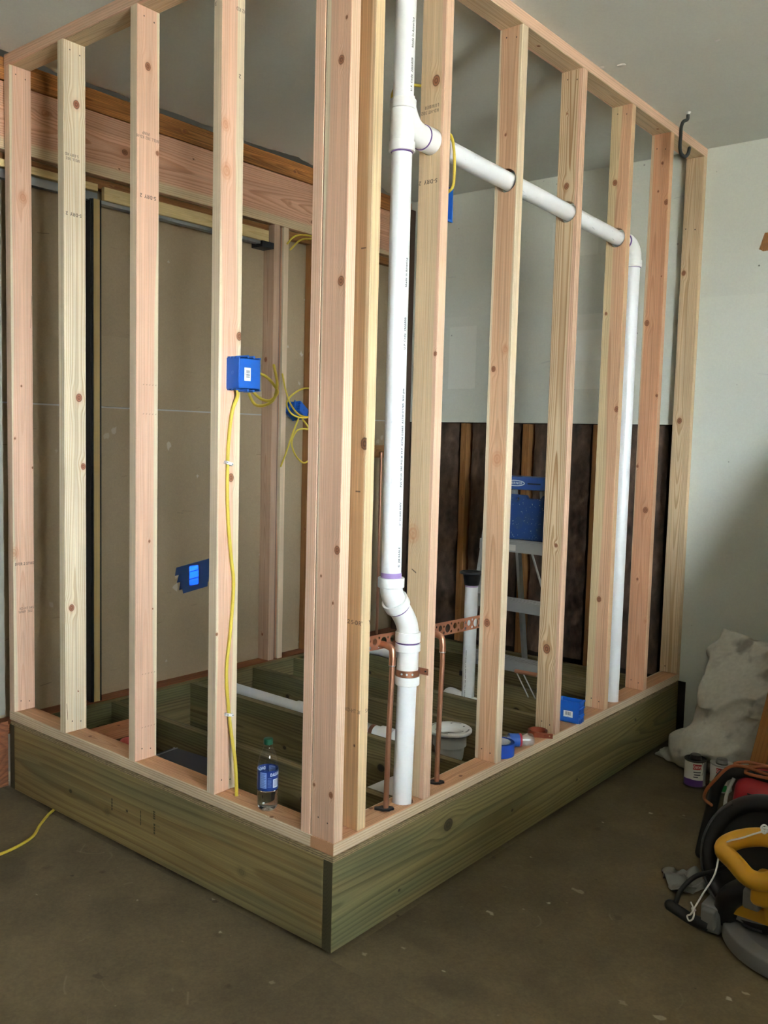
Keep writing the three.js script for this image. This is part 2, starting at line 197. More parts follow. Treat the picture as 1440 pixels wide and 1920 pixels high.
const redBoard = woodMat({ early: [196, 132, 92], late: [158, 96, 60], seed: 221, H: 512, len: 0.5, contrast: 0.5, knotColor: [120, 66, 40], knots: [[0.5, 0.4, 8]] });
flatZ(part('blocking', timber(0.089, 0.34, 0.038), redBoard, platform), [-1.46, 0.262, -0.262]);

// ---------------------------------------------------------------- stud walls
const PINK = [225, 184, 157], PINKL = [204, 152, 122], CREAM = [224, 208, 178], CREAML = [186, 158, 118], TAN = [214, 188, 152], TANL = [184, 148, 110];
const nails = (m, v0 = 0.988, v1 = 0.012) => { for (const [u, v] of [[0.3, v0], [0.74, v0 - 0.003], [0.32, v1 + 0.004], [0.72, v1 + 0.001]]) m.dot(u, v, 0.0024); };
const grade = '\u25B3 S-DRY  2 \u2295';
const studSpec = {
  L1: [{ early: PINK, late: PINKL, sap: CREAM, sapL: 0.1, seed: 11, contrast: 0.36, knots: [[0.59, 0.808, 13, 1], [0.45, 0.519, 4.3], [0.13, 0.437, 4.3], [0.95, 0.391, 4.3], [0.03, 0.257, 14, 1]] }, m => { nails(m); m.stamp('DFIR 2 STUD\u25B3', 0.58, 0.238, 0.009, false); m.stamp('\u25CE KD-HT S4S\nWWP  302', 0.57, 0.166, 0.008, false, 0.4); m.line(0.97, 0.66, 0.9, 0.61, 3); }],
  L2: [{ early: [227, 211, 184], late: [196, 168, 130], seed: 12, freq: 150, contrast: 0.75, depth: 0.02, knotColor: [160, 92, 64], knots: [[0.58, 0.916, 15], [0.67, 0.5, 15], [0.86, 0.399, 12], [0.3, 0.189, 13], [0.6, 0.06, 3]] }, m => { nails(m); m.stamp('MILL 302\n\u25CE S-DRY KD', 0.42, 0.838, 0.008, true, 0.5); m.stamp(grade, 0.45, 0.761, 0.0105); m.line(0.06, 0.045, 0.1, 0.02, 4, 'rgba(90,52,30,0.8)'); }],
  L3: [{ early: PINK, late: PINKL, sap: CREAM, sapR: 0.12, seed: 13, contrast: 0.36, knots: [[0.47, 0.927, 13], [0.91, 0.821, 8], [0.62, 0.304, 5], [0.79, 0.21, 3]] }, m => { nails(m); m.stamp('MILL 302 KD-HT\n\u25CE WWP', 0.45, 0.836, 0.008, true, 0.4); m.stamp(grade, 0.5, 0.761, 0.0105); for (const v of [0.515, 0.476, 0.12, 0.045]) for (let k = 0; k < 5; k++) m.line(0.3 + k * 0.14, v, 0.36 + k * 0.14, v + 0.001, 2, 'rgba(90,60,50,0.35)'); }],
  L4: [{ early: PINK, late: PINKL, sap: CREAM, sapR: 0.3, sapL: 0.04, seed: 14, contrast: 0.36, knots: [[0.19, 0.819, 11, 1], [0.25, 0.766, 14, 1], [0.9, 0.573, 13], [0.6, 0.399, 13], [0.04, 0.205, 5]] }, m => { nails(m); m.stamp('302 KD', 0.86, 0.957, 0.009, true, 0.45); m.stamp('\u25B3 2', 0.86, 0.88, 0.011); }],
  L5: [{ early: [228, 188, 160], late: [202, 150, 120], seed: 15, contrast: 0.35, knots: [] }, m => nails(m)],
  C1: [{ early: [222, 180, 152], late: [195, 145, 114], sap: CREAM, sapL: 0.12, seed: 16, freq: 260, contrast: 0.45, depth: 0.012, xc: 0.2, knots: [[0.63, 0.846, 12], [0.81, 0.887, 5], [0.8, 0.618, 13], [0.88, 0.33, 12], [0.75, 0.271, 4], [0.23, 0.299, 4], [0.84, 0.055, 9], [0.11, 0.06, 5]] }, m => nails(m, 0.99, 0.02)],
  C2: [{ early: [198, 158, 112], late: [166, 120, 78], sap: [226, 200, 160], sapR: 0.1, seed: 17, freq: 420, contrast: 0.35, depth: 0.008, streak: 0.14, knotColor: [104, 72, 48], knots: [[0.93, 0.446, 17], [0.8, 0.1, 4]] }, m => { m.stamp('2 S-DRY \u25B3', 0.8, 0.243, 0.011, false); m.stamp('KD-HT 302', 0.75, 0.14, 0.009, false, 0.4); for (const v of [0.66, 0.392]) m.line(0.6, v, 0.8, v, 3, 'rgba(60,45,38,0.6)'); }],
  A: [{ early: TAN, late: TANL, sap: PINK, sapR: 0.12, seed: 18, freq: 300, contrast: 0.4, depth: 0.014, knots: [[0.64, 0.877, 16], [0.2, 0.335, 17, 1], [0.94, 0.556, 7]] }, m => { m.stamp('KD-HT 302\nLUMBER  \u25CE', 0.42, 0.842, 0.0085, true, 0.5); m.stamp(grade, 0.42, 0.7606, 0.0115); m.line(0.2, 0.29, 0.4, 0.286, 3); }],
  B: [{ early: [216, 174, 138], late: [184, 136, 98], sap: CREAM, sapR: 0.14, sapL: 0.1, seed: 19, contrast: 0.45, knots: [[0.24, 0.551, 10], [0.55, 0.428, 15, 1], [0.36, 0.198, 14], [0.41, 0.862, 5], [0.74, 0.577, 9, 1]] }, m => nails(m)],
  C: [{ early: TAN, late: [164, 122, 80], sap: PINK, sapR: 0.14, seed: 20, freq: 160, contrast: 0.75, depth: 0.02, knots: [[0.33, 0.939, 3.4], [0.45, 0.834, 12], [0.66, 0.295, 8], [0.42, 0.132, 18]] }, m => nails(m)],
  D: [{ early: [216, 172, 136], late: [186, 134, 98], sap: [214, 192, 148], sapL: 0.45, seed: 21, contrast: 0.5, knots: [[0.32, 0.879, 12], [0.17, 0.668, 7], [0.93, 0.51, 12], [0.48, 0.189, 12]] }, m => nails(m)],
  E: [{ early: [214, 160, 122], late: [184, 124, 86], sap: TAN, sapL: 0.12, seed: 22, contrast: 0.45, knots: [[0.62, 0.949, 6.8], [0.47, 0.901, 5.1], [0.92, 0.88, 12], [0.86, 0.752, 3.4], [0.22, 0.671, 13], [0.93, 0.541, 7], [0.09, 0.413, 7], [0.64, 0.334, 14], [0.39, 0.206, 6], [0.95, 0.13, 6, 1]] }, m => nails(m, 0.975)],
  F: [{ early: TAN, late: [170, 130, 88], seed: 23, contrast: 0.5, knots: [[0.19, 0.785, 12], [0.39, 0.501, 14]] }, m => { m.dot(0.18, 0.868, 0.003); m.dot(0.69, 0.865, 0.003); m.dot(0.3, 0.012, 0.003); }],
};
const plateMat = woodMat({ early: [206, 158, 120], late: [170, 118, 80], sap: CREAM, sapR: 0.12, seed: 31, len: 2.58, contrast: 0.5, knotColor: [132, 84, 56], knots: [[0.5, 0.3, 8], [0.3, 0.74, 7], [0.9, 0.9, 8]] });
const topMat = woodMat({ early: TAN, late: TANL, sap: PINK, sapR: 0.1, seed: 33, len: 2.58, contrast: 0.4, knots: [[0.5, 0.6, 7], [0.4, 0.2, 7]] }, m => { for (let k = 0; k < 12; k++) m.line(0.86 + (k % 3) * 0.04, 0.15 + k * 0.02, 0.9, 0.17 + k * 0.02, 4, 'rgba(96,76,50,0.5)'); });
const wallL = thing('stud_wall', 'unfinished pine stud wall holding the blue box and yellow cable, over the water bottle', 'stud wall');
const wallR = thing('stud_wall', 'unfinished pine stud wall drilled for the long white vent pipe', 'stud wall');
const stud = timber(0.089, SL, 0.038);
for (const [k, x] of [['L1', -1.7413], ['L2', -1.3668], ['L3', -0.9299], ['L4', -0.5109], ['L5', -0.092]]) faceX(part('stud', stud, woodMat(...studSpec[k]), wallL), [x - 0.019, SY, -0.0445]);
flatX(part('bottom_plate', timber(0.089, 1.69, 0.0378, [[-0.0035, 0.4735, 0.011]]), plateMat, wallL), [-0.9345, 0.323, -0.0445]);
flatX(part('top_plate', timber(0.089, 1.69, 0.0425), topMat, wallL), [-0.9345, 2.8835, -0.0445]);
const hy = z => 2.377 - (-z - 0.42) * 0.033;   // fall of the vent pipe
for (const [k, z, x = 0] of [['C1', 0], ['C2', -0.106, -0.005], ['A', -0.4205], ['B', -0.85], ['C', -1.2834], ['D', -1.7166], ['E', -2.1281], ['F', -2.5414]]) {
  const g = 'ABCD'.includes(k) && k.length === 1 ? timber(0.089, SL, 0.038, [[-0.0005, hy(z - 0.019) - SY, 0.0385]]) : stud;
  faceZ(part('stud', g, woodMat(...studSpec[k]), wallR), [-0.0445 + x, SY, z - 0.019]);
}
// plate hole places: (-x - 0.0445 -> local x, z + 1.289 -> local y)
const RH_ = [[-0.045, -0.372, 0.035], [-0.043, -1.884, 0.034], [-0.041, -0.281, 0.017], [-0.051, -0.562, 0.017], [-0.06, -1.335, 0.014]].map(([x, z, r]) => [-(x + 0.0445), z + 1.289, r]);
flatZ(part('bottom_plate', timber(0.089, 2.578, 0.0378, RH_), plateMat, wallR), [-0.0445, 0.323, -1.289]);
flatZ(part('top_plate', timber(0.089, 2.578, 0.0425, [[0, 1.003, 0.034]]), topMat, wallR), [-0.0445, 2.8835, -1.289]);

// ---------------------------------------------------------------- pocket door framing in the left wall
const pocket = thing('pocket_door_frame', 'pocket door rough framing with long pink header beam under brown plate', 'door frame');
const headerMat = woodMat({ ks: 0.6, wide: 0.255, len: 2.9, W: 512, H: 2048, early: [222, 172, 142], late: [188, 130, 98], sap: [216, 194, 156], sapL: 0.12, seed: 301, freq: 130, depth: 0.05, contrast: 0.6, knotColor: [136, 88, 58], knots: [[0.72, 0.84, 26, 1], [0.5, 0.71, 24], [0.2, 0.72, 7], [0.75, 0.58, 8], [0.2, 0.5, 8], [0.5, 0.36, 12, 1], [0.25, 0.3, 20], [0.6, 0.22, 24]] });
edgeZ(part('header_beam', timber(0.255, 2.86, 0.038), headerMat, pocket), [-1.811, 2.684, -1.15]);
edgeZ(part('old_top_plate', timber(0.085, 2.86, 0.085), woodMat({ wide: 0.085, len: 2.86, early: [182, 122, 64], late: [138, 84, 40], seed: 311, contrast: 0.6, streak: 0.25, knots: [[0.5, 0.6, 8], [0.4, 0.35, 9]] }), pocket), [-1.832, 2.858, -1.15]);
edgeZ(part('shadow_board', timber(0.04, 2.8, 0.05), oldWood, pocket), [-1.86, 2.535, -1.15]);
const railMat = woodMat({ early: [214, 190, 138], late: [192, 160, 104], seed: 321, contrast: 0.35, H: 1024, knots: [] });
const steel = std(lin(0.36, 0.38, 0.4), 0.42, { metalness: 0.85 }), darkSteel = std(lin(0.025, 0.028, 0.034), 0.5, { metalness: 0.3 });
edgeZ(part('door_rail', timber(0.056, 0.96, 0.022), railMat, pocket), [-1.806, 2.489, -0.93]);
edgeZ(part('door_rail', timber(0.03, 0.72, 0.022), railMat, pocket), [-1.806, 2.506, -0.06]);
part('metal_track', [box(-1.83, -1.80, 2.45, 2.484, -0.42, 0.25), box(-1.842, -1.804, 2.445, 2.46, -1.41, -0.42)], steel, pocket);
part('metal_bracket', box(-1.87, -1.79, 2.43, 2.46, -1.44, -1.36), darkSteel, pocket);
const jambMat = woodMat({ early: [204, 178, 124], late: [178, 148, 92], seed: 331, contrast: 0.4, H: 1024, knots: [[0.7, 0.4, 5]] }, m => { m.dot(0.3, 0.985, 0.004); m.dot(0.7, 0.985, 0.004); });
faceZ(part('split_jamb', timber(0.066, 2.17, 0.032), jambMat, pocket), [-1.824, 1.372, -0.411]);
part('steel_channel', [box(-1.86, -1.789, 0.288, 2.455, -0.394, -0.388), box(-1.86, -1.789, 0.288, 2.455, -0.432, -0.427), box(-1.815, -1.795, 0.288, 2.455, -0.388, -0.382)], darkSteel, pocket);
const greyStud = woodMat({ early: [196, 164, 138], late: [164, 126, 100], seed: 341, contrast: 0.4, H: 1024, knots: [[0.35, 0.7, 13], [0.4, 0.06, 8]] });
const pinkStud = woodMat({ early: [214, 164, 132], late: [184, 126, 96], sap: CREAM, sapR: 0.2, seed: 351, contrast: 0.4, H: 1024, knots: [] });
faceZ(part('jamb_stud', timber(0.08, 2.27, 0.04), greyStud, pocket), [-1.832, 1.42, -1.465]);
faceZ(part('jamb_stud', timber(0.08, 2.27, 0.036), pinkStud, pocket), [-1.832, 1.42, -1.530]);
part('jamb_filler', box(-1.87, -1.815, 0.29, 2.55, -1.512, -1.485), std(lin(0.22, 0.15, 0.11), 0.9), pocket);
faceZ(part('jamb_stud', timber(0.08, 2.27, 0.04), oldWood, pocket), [-1.832, 1.42, -1.775]);
faceZ(part('jamb_stud', timber(0.08, 2.27, 0.04), oldWood, pocket), [-1.832, 1.42, -2.2]);
edgeZ(part('blocking', timber(0.075, 0.38, 0.038), oldWood, pocket), [-1.83, 1.4, -2.41]);
const sillMat = woodMat({ early: [136, 84, 52], late: [100, 56, 32], seed: 361, contrast: 0.6, streak: 0.2, len: 2.9, knots: [[0.5, 0.7, 8]] });
flatZ(part('sill_plate', timber(0.089, 2.86, 0.044), sillMat, pocket), [-1.834, 0.262, -1.15]);
edgeZ(part('sill_board', timber(0.27, 0.5, 0.03), sillMat, pocket), [-1.803, 0.16, 0.252]);
faceZ(part('corner_post', timber(0.07, 2.56, 0.05), std(lin(0.09, 0.055, 0.035), 0.9), pocket), [-1.79, 1.57, -2.552]);
// ---------------------------------------------------------------- storage outside the frame that shades the floor
{ const c = thing('base_cabinet', 'row of low brown storage cabinets beside the garage doorway', 'cabinet', [3.45, 0, 1.7]); const m = std(lin(0.13, 0.1, 0.07), 0.7);
  part('carcass', box(-0.3, 0.3, 0, 1.24, -1.9, 1.9), m, c); part('worktop', box(-0.33, 0.33, 1.24, 1.28, -1.95, 1.95), std(lin(0.3, 0.22, 0.14), 0.6), c);
  for (let i = 0; i < 6; i++) { const d = part('door', rbox(-0.322, -0.302, 0.1, 1.08, -1.88 + i * 0.63, -1.28 + i * 0.63, 0.004), m, c); part('handle', rod([-0.34, 0.9, -1.33 + i * 0.63], [-0.34, 1.02, -1.33 + i * 0.63], 0.006), steel, d); } }
{ // plywood sheets leaning on the back wall just right of the frame; they shade the lower wall, the sack and the saw
  const m = woodMat({ wide: 1.2, len: 2.12, W: 512, H: 1024, early: [176, 140, 92], late: [150, 112, 68], seed: 401, freq: 22, depth: 0.4, contrast: 0.5, streak: 0.12, knots: [] });
  const a = Math.atan2(1.5, 2.2), c = Math.cos(a), s = Math.sin(a);
  for (let k = 0; k < 3; k++) basis(solo('plywood_sheet', timber(1.2, 2.12, 0.018), m, ['nearest', 'middle', 'rearmost'][k] + ' of three plywood sheets leaning on the back wall', 'plywood', undefined, 'leaning plywood sheets'), X, [0, c, -s], [0, s, c], [1.53 + k * 0.02, 0.45 + 1.06 * c + 0.009 * s, -1.265 - 1.06 * s - k * 0.0225]); }
{ const b = thing('low_bench', 'low wooden bench carrying the leaning plywood sheets', 'bench', [1.8, 0, -1.33]); const m = std(lin(0.3, 0.22, 0.13), 0.8); part('top', box(-0.45, 0.45, 0.41, 0.449, -0.16, 0.16), m, b); for (const x of [-0.4, 0.4]) for (const z of [-0.12, 0.12]) part('leg', box(x - 0.03, x + 0.03, 0, 0.41, z - 0.03, z + 0.03), m, b); }
{ const m = std(lin(0.3, 0.2, 0.11), 0.9), tp = std(lin(0.5, 0.42, 0.28), 0.5); let k = 0; // moving boxes beside the photographer, out of view
  for (const [x, y, z, w, h, d] of [[2.15, 0, -0.38, 0.6, 0.5, 0.55], [2.15, 0, 0.24, 0.6, 0.55, 0.55], [2.15, 0.5, -0.38, 0.5, 0.45, 0.45], [2.15, 0.55, 0.24, 0.55, 0.42, 0.5]]) { const b = thing('cardboard_box', ['lower far', 'lower near', 'upper far', 'upper near'][k++] + ' brown cardboard box of the stack', 'box', [x, y, z], 'stacked cardboard boxes'); part('carton', rbox(-w / 2, w / 2, 0.0005, h, -d / 2, d / 2, 0.004), m, b); part('packing_tape', box(-w / 2 - 0.0004, w / 2 + 0.0004, h - 0.08, h + 0.0004, -0.025, 0.025), tp, b); } }
// ---------------------------------------------------------------- plastic plumbing
const pvc = std(lin(0.84, 0.85, 0.86), 0.3), pvcFit = std(lin(0.86, 0.86, 0.84), 0.28), primer = std(lin(0.13, 0.06, 0.25), 0.5), black = std(lin(0.014, 0.014, 0.016), 0.45);
function printedPipe(len, text, u, extra) {
  const W = 256, H = 2048, c = canvas(W, H), x = c.getContext('2d'); x.fillStyle = 'rgb(237,239,241)'; x.fillRect(0, 0, W, H);
  x.save(); x.translate(u * W, H - 20); x.scale(W / 0.19, H / len); x.rotate(-Math.PI / 2); x.scale(0.01 / 100, 0.01 / 100); x.fillStyle = 'rgb(40,42,48)'; x.font = 'bold 104px sans-serif'; for (const [s, at] of text) x.fillText(s, at * 10000, 0); x.restore();
  if (extra) extra(x, W, H); return std(0xffffff, 0.3, { map: ctex(c) });
}
const scuff = (seed, n) => (x, W, H) => { const r = rng(seed); for (let i = 0; i < n; i++) { x.strokeStyle = `rgba(70,76,88,${0.1 + r() * 0.25})`; x.lineWidth = 0.8 + r() * 1.5; const a = r() * W, b = r() * H; x.beginPath(); x.moveTo(a, b); x.lineTo(a + (r() - 0.5) * 14, b + (r() - 0.5) * 90); x.stroke(); } };
const PX = -0.045, PR = 0.0302;
const stack = thing('vent_stack', 'white plastic drain vent stack with offset bend and long branch through the studs', 'pipe');
part('lower_pipe', rod([PX, 0.1, -0.363], [PX, 0.745, -0.379], PR, PR, 40), printedPipe(0.64, [], 0, (x, W, H) => { x.fillStyle = 'rgba(120,80,160,0.8)'; x.beginPath(); x.ellipse(0.17 * W, 0.655 * H, 5, 34, 0.1, 0, 7); x.fill(); }), stack);
const ring = (y0, y1, z, r, x = PX) => lathe([[0, y0], [r - 0.0015, y0], [r, y0 + 0.0015], [r, y1 - 0.0015], [r - 0.0015, y1], [0, y1]], 40).translate(x, 0, z);
const cp = part('coupling', [ring(0.716, 0.744, -0.379, 0.0385), ring(0.74, 0.826, -0.378, 0.0338), ring(0.823, 0.848, -0.377, 0.0395)], pvcFit, stack);
part('primer_band', ring(0.846, 0.8545, -0.3765, 0.0368), primer, cp);
const bend = new THREE.CubicBezierCurve3(V(PX, 0.872, -0.3755), V(PX, 0.945, -0.378), V(PX, 0.978, -0.283), V(PX, 1.045, -0.2845));
class Sub extends THREE.Curve { constructor(c, a, b) { super(); this.c = c; this.a = a; this.b = b; } getPoint(t, o) { return this.c.getPoint(mix(this.a, this.b, t), o); } }
const sub = (a, b, r, n = 24) => new THREE.TubeGeometry(new Sub(bend, a, b), n, r, 40);
const el = part('elbow', [sub(0, 0.57, 0.0342), ring(0.8525, 0.884, -0.376, 0.0395)], pvcFit, stack);
part('primer_band', sub(0.54, 0.576, 0.0372, 4), primer, el);
{ const c = canvas(128, 64), x = c.getContext('2d'); x.fillStyle = '#e8e8e4'; x.fillRect(0, 0, 128, 64); }
const el2 = part('elbow', [sub(0.575, 1, 0.0345), sub(0.577, 0.69, 0.0385, 8), ...[0.6, 0.62, 0.64, 0.66, 0.68].map(t => { const p = bend.getPoint(t), d = bend.getTangent(t).multiplyScalar(0.006); return rod(p.clone().sub(d).toArray(), p.clone().add(d).toArray(), 0.0412, 0.0412, 40); }), ring(1.034, 1.064, -0.2845, 0.0405)], pvcFit, stack);
part('primer_band', new THREE.CylinderGeometry(PR + 0.0014, PR + 0.0014, 0.016, 40, 1, true).translate(PX, 1.071, -0.284), std(lin(0.36, 0.24, 0.52), 0.45), el2);
const bandPr = std(lin(0.16, 0.08, 0.3), 0.5);
part('upper_pipe', rod([PX, 1.05, -0.284], [PX, 2.33, -0.281], PR, PR, 40), printedPipe(1.28, [['\u00A9  JM EAGLE', 0.035], ['2" SCH40 DWV', 0.16], ['PVC1120  280 PSI @ 73 F  ASTM D2665  ASTM D1785  NSF-pw', 0.275], ['U.P. Code  2MAR09', 0.68], ['Made in America', 0.86]], 0.262, scuff(4, 14)), stack);
const tee = part('tee_fitting', [ring(2.31, 2.338, -0.281, 0.0385), ring(2.334, 2.432, -0.281, 0.0348), ring(2.428, 2.456, -0.281, 0.0385),
  new THREE.TubeGeometry(new THREE.CatmullRomCurve3([V(PX, 2.46, -0.279), V(PX, 2.425, -0.292), V(PX, 2.392, -0.318), V(PX, 2.379, -0.352), V(PX, 2.377, -0.39)]), 24, 0.0348, 36), rod([PX, 2.377, -0.3775], [PX, 2.3765, -0.427], 0.0378, 0.0378, 40)], pvcFit, stack);
part('primer_band', ring(2.306, 2.311, -0.281, 0.0322), bandPr, tee);
part('primer_band', rod([PX, 2.377, -0.3745], [PX, 2.377, -0.378], 0.0372, 0.0372, 40), bandPr, tee);
part('top_pipe', rod([PX, 2.45, -0.281], [PX, 2.9, -0.284], PR, PR, 40), printedPipe(0.45, [['U.P. Code  2MAR09', 0.02], ['Made in America', 0.14]], 0.262), stack);
part('branch_pipe', rod([PX, 2.3765, -0.42], [-0.0445, hy(-1.83), -1.83], PR, PR, 40), printedPipe(1.41, [], 0, scuff(8, 60)), stack);
const dn = part('elbow', [tube([[-0.0445, hy(-1.80), -1.80], [-0.0445, hy(-1.85) - 0.001, -1.85], [-0.0445, 2.308, -1.882], [-0.0445, 2.27, -1.8945], [-0.0445, 2.24, -1.895]], 0.0342, 30, 36), ring(2.242, 2.27, -1.895, 0.0372, -0.0445), rod([-0.0445, hy(-1.80), -1.798], [-0.0445, hy(-1.825), -1.825], 0.0372, 0.0372, 40)], pvcFit, stack);
part('primer_band', rod([-0.0445, hy(-1.796), -1.794], [-0.0445, hy(-1.80), -1.799], 0.0345, 0.0345, 40), bandPr, dn); part('primer_band', ring(2.238, 2.243, -1.895, 0.0322, -0.0445), bandPr, dn);
part('down_pipe', rod([-0.0435, 0.15, -1.8835], [-0.0445, 2.25, -1.895], PR, PR, 40), pvc, stack);

const copper = std(lin(0.62, 0.31, 0.2), 0.38, { metalness: 0.9 }), copperDull = std(lin(0.42, 0.2, 0.13), 0.5, { metalness: 0.75 });
const strap = thing('pipe_strap', 'copper hanger strap around the white stack screwed to the stud', 'pipe strap');
part('band', new THREE.CylinderGeometry(0.0375, 0.0375, 0.021, 40, 1, true).translate(PX, 0.7555, -0.3785), std(lin(0.6, 0.28, 0.17), 0.4, { metalness: 0.9, side: THREE.DoubleSide }), strap);
{ const g = ext([[-0.024, 0], [0.022, 0], [0.022, 0.021], [-0.024, 0.021]], 0.0012, [circ(0.012, 0.011, 0.0035)]); part('tab', g.translate(-0.016, 0.745, -0.4195), copperDull, strap); }
part('screw', rod([-0.004, 0.7565, -0.4195], [-0.004, 0.7565, -0.4165], 0.0028), black, strap);
for (const th of [10, 35, 62]) { const a = th * Math.PI / 180; part('hole_rim', new THREE.CylinderGeometry(0.0032, 0.0032, 0.0012, 12).rotateX(Math.PI / 2).rotateY(a).translate(PX + Math.sin(a) * 0.0379, 0.7555, -0.3785 + Math.cos(a) * 0.0379), pvc, strap); }
// copper supply pipes
function supply(label, pts, fit, y) {
  const t = thing('copper_pipe', label, 'pipe', [0, 0, 0], 'copper supply stubs'); part('riser', capped(pts, 0.0085, 120, 16), copper, t);
  part('elbow', tube(fit, 0.0106, 30, 18), copper, t); for (const e of [fit[0], fit[fit.length - 1]]) part('solder_ring', new THREE.SphereGeometry(0.0114, 16, 8).scale(1, 0.45, 1).translate(...e), std(lin(0.5, 0.42, 0.38), 0.4, { metalness: 0.8 }), t); return t;
}
supply('bent copper pipe between corner post and white stack', [[-0.041, 0.2, -0.281], [-0.043, 0.55, -0.290], [-0.045, 0.80, -0.301], [-0.048, 0.836, -0.303], [-0.066, 0.847, -0.303], [-0.17, 0.849, -0.303]], [[-0.0448, 0.79, -0.3005], [-0.0455, 0.822, -0.302], [-0.05, 0.84, -0.303], [-0.068, 0.8468, -0.303], [-0.1, 0.848, -0.303]]);
supply('bent copper pipe standing in front of the toilet flange', [[-0.051, 0.2, -0.562], [-0.05, 0.55, -0.566], [-0.049, 0.79, -0.572], [-0.054, 0.828, -0.573], [-0.072, 0.838, -0.573], [-0.17, 0.84, -0.573]], [[-0.0492, 0.785, -0.5718], [-0.0505, 0.814, -0.5726], [-0.056, 0.831, -0.573], [-0.074, 0.8385, -0.573], [-0.1, 0.839, -0.573]]);
supply('short copper stub reaching inward past the aluminium ladder', [[-0.06, 0.2, -1.335], [-0.06, 0.51, -1.335], [-0.065, 0.538, -1.335], [-0.085, 0.545, -1.335], [-0.215, 0.545, -1.335]], [[-0.06, 0.505, -1.335], [-0.062, 0.528, -1.335], [-0.07, 0.541, -1.335], [-0.09, 0.545, -1.335], [-0.11, 0.545, -1.335]]);
for (const [x, z, w] of [[-0.041, -0.281, 'bent copper pipe beside the corner post'], [-0.051, -0.562, 'copper pipe in front of the toilet flange'], [-0.06, -1.335, 'copper stub beside the loose blue box']]) {
  const g = ext([[-0.034, -0.006], [-0.02, -0.011], [-0.008, -0.016], [0.012, -0.015], [0.02, -0.008], [0.027, -0.003], [0.024, 0.008], [0.01, 0.014], [-0.012, 0.015], [-0.022, 0.008], [-0.034, 0.006]], 0.007, [circ(0, 0, 0.009)], 0.001).rotateX(-Math.PI / 2).rotateY(0.7);
  solo('pipe_pad', g, black, 'black rubber pad round the foot of ' + w, 'pipe pad', [x, Y0 + 0.0002, z], 'rubber pads on the plate');
}
// perforated copper bracket behind the studs
{ const holes = []; for (let k = 0; k < 17; k++) { const z = -0.14 - k * 0.043; holes.push(circ(z, 0.022 + (k % 2 ? 0.004 : 0), k % 2 ? 0.0105 : 0.0145)); holes.push(circ(z - 0.021, 0.036 - (k % 3) * 0.003, 0.0042)); holes.push(circ(z - 0.021, 0.009, 0.005)); }
  const g = ext([[-0.868, 0], [-0.108, 0], [-0.108, 0.046], [-0.868, 0.046]], 0.0014, holes).rotateY(-Math.PI / 2).translate(-0.0895, 0, 0); const p = g.attributes.position; for (let i = 0; i < p.count; i++) p.setY(i, p.getY(i) + 0.843 + (p.getZ(i)) * 0.031);
  const m = solo('stub_out_bracket', g, std(lin(0.5, 0.22, 0.13), 0.45, { metalness: 0.7 }), 'copper bracket strip full of round holes spanning behind the studs', 'bracket'); }
// standpipe with black flange
const sp = thing('standpipe', 'upright white pipe topped with a black flange, drain pipe at its foot', 'pipe', [-0.66, 0, -1.66]);
part('pipe', rod([0, 0.2, 0], [0, 0.82, 0], 0.0302, 0.0302, 36), printedPipe(0.62, [['2" SCH40 DWV  PVC1120  280 PSI @ 73 F  ASTM D2665', 0.04]], 0.02), sp);
part('flange', lathe([[0.030, 0.812], [0.034, 0.81], [0.041, 0.855], [0.042, 0.862], [0.058, 0.864], [0.058, 0.872], [0.036, 0.874], [0.034, 0.84], [0.030, 0.812]], 40), black, sp);
part('primer_band', new THREE.CylinderGeometry(0.0306, 0.0306, 0.008, 36, 1, true).translate(0, 0.806, 0), std(lin(0.5, 0.38, 0.6), 0.5), sp);
// toilet flange
const tf = thing('toilet_flange', 'round white plastic toilet flange standing between the joists', 'toilet flange', [-0.385, 0, -1.12]);
part('hub', lathe([[0.035, 0.13], [0.04, 0.17], [0.056, 0.2], [0.06, 0.235], [0.06, 0.25], [0.068, 0.252], [0.068, 0.3], [0.072, 0.304], [0.05, 0.306], [0.046, 0.25], [0.035, 0.17]], 48), std(lin(0.72, 0.72, 0.69), 0.4), tf);
part('ring', lathe([[0.05, 0.305], [0.087, 0.305], [0.089, 0.308], [0.089, 0.316], [0.086, 0.319], [0.066, 0.32], [0.055, 0.312], [0.05, 0.306]], 48), std(lin(0.78, 0.78, 0.74), 0.38), tf);
for (let k = 0; k < 4; k++) { const a = k * Math.PI / 2 + 0.5; part('slot', new THREE.TorusGeometry(0.0765, 0.0035, 6, 14, 0.55).rotateX(Math.PI / 2).rotateY(a).scale(1, 0.25, 1).translate(0, 0.3197, 0), std(lin(0.3, 0.3, 0.29), 0.6), tf); }
for (let k = 0; k < 6; k++) { const a = k * Math.PI / 3; part('screw_hole', new THREE.CylinderGeometry(0.004, 0.004, 0.0012, 12).translate(Math.cos(a) * 0.062, 0.3195, Math.sin(a) * 0.062), std(lin(0.25, 0.25, 0.24), 0.6), tf); }
part('bowl_plug', new THREE.CylinderGeometry(0.047, 0.047, 0.004, 36).translate(0, 0.285, 0), std(lin(0.42, 0.4, 0.35), 0.6), tf);
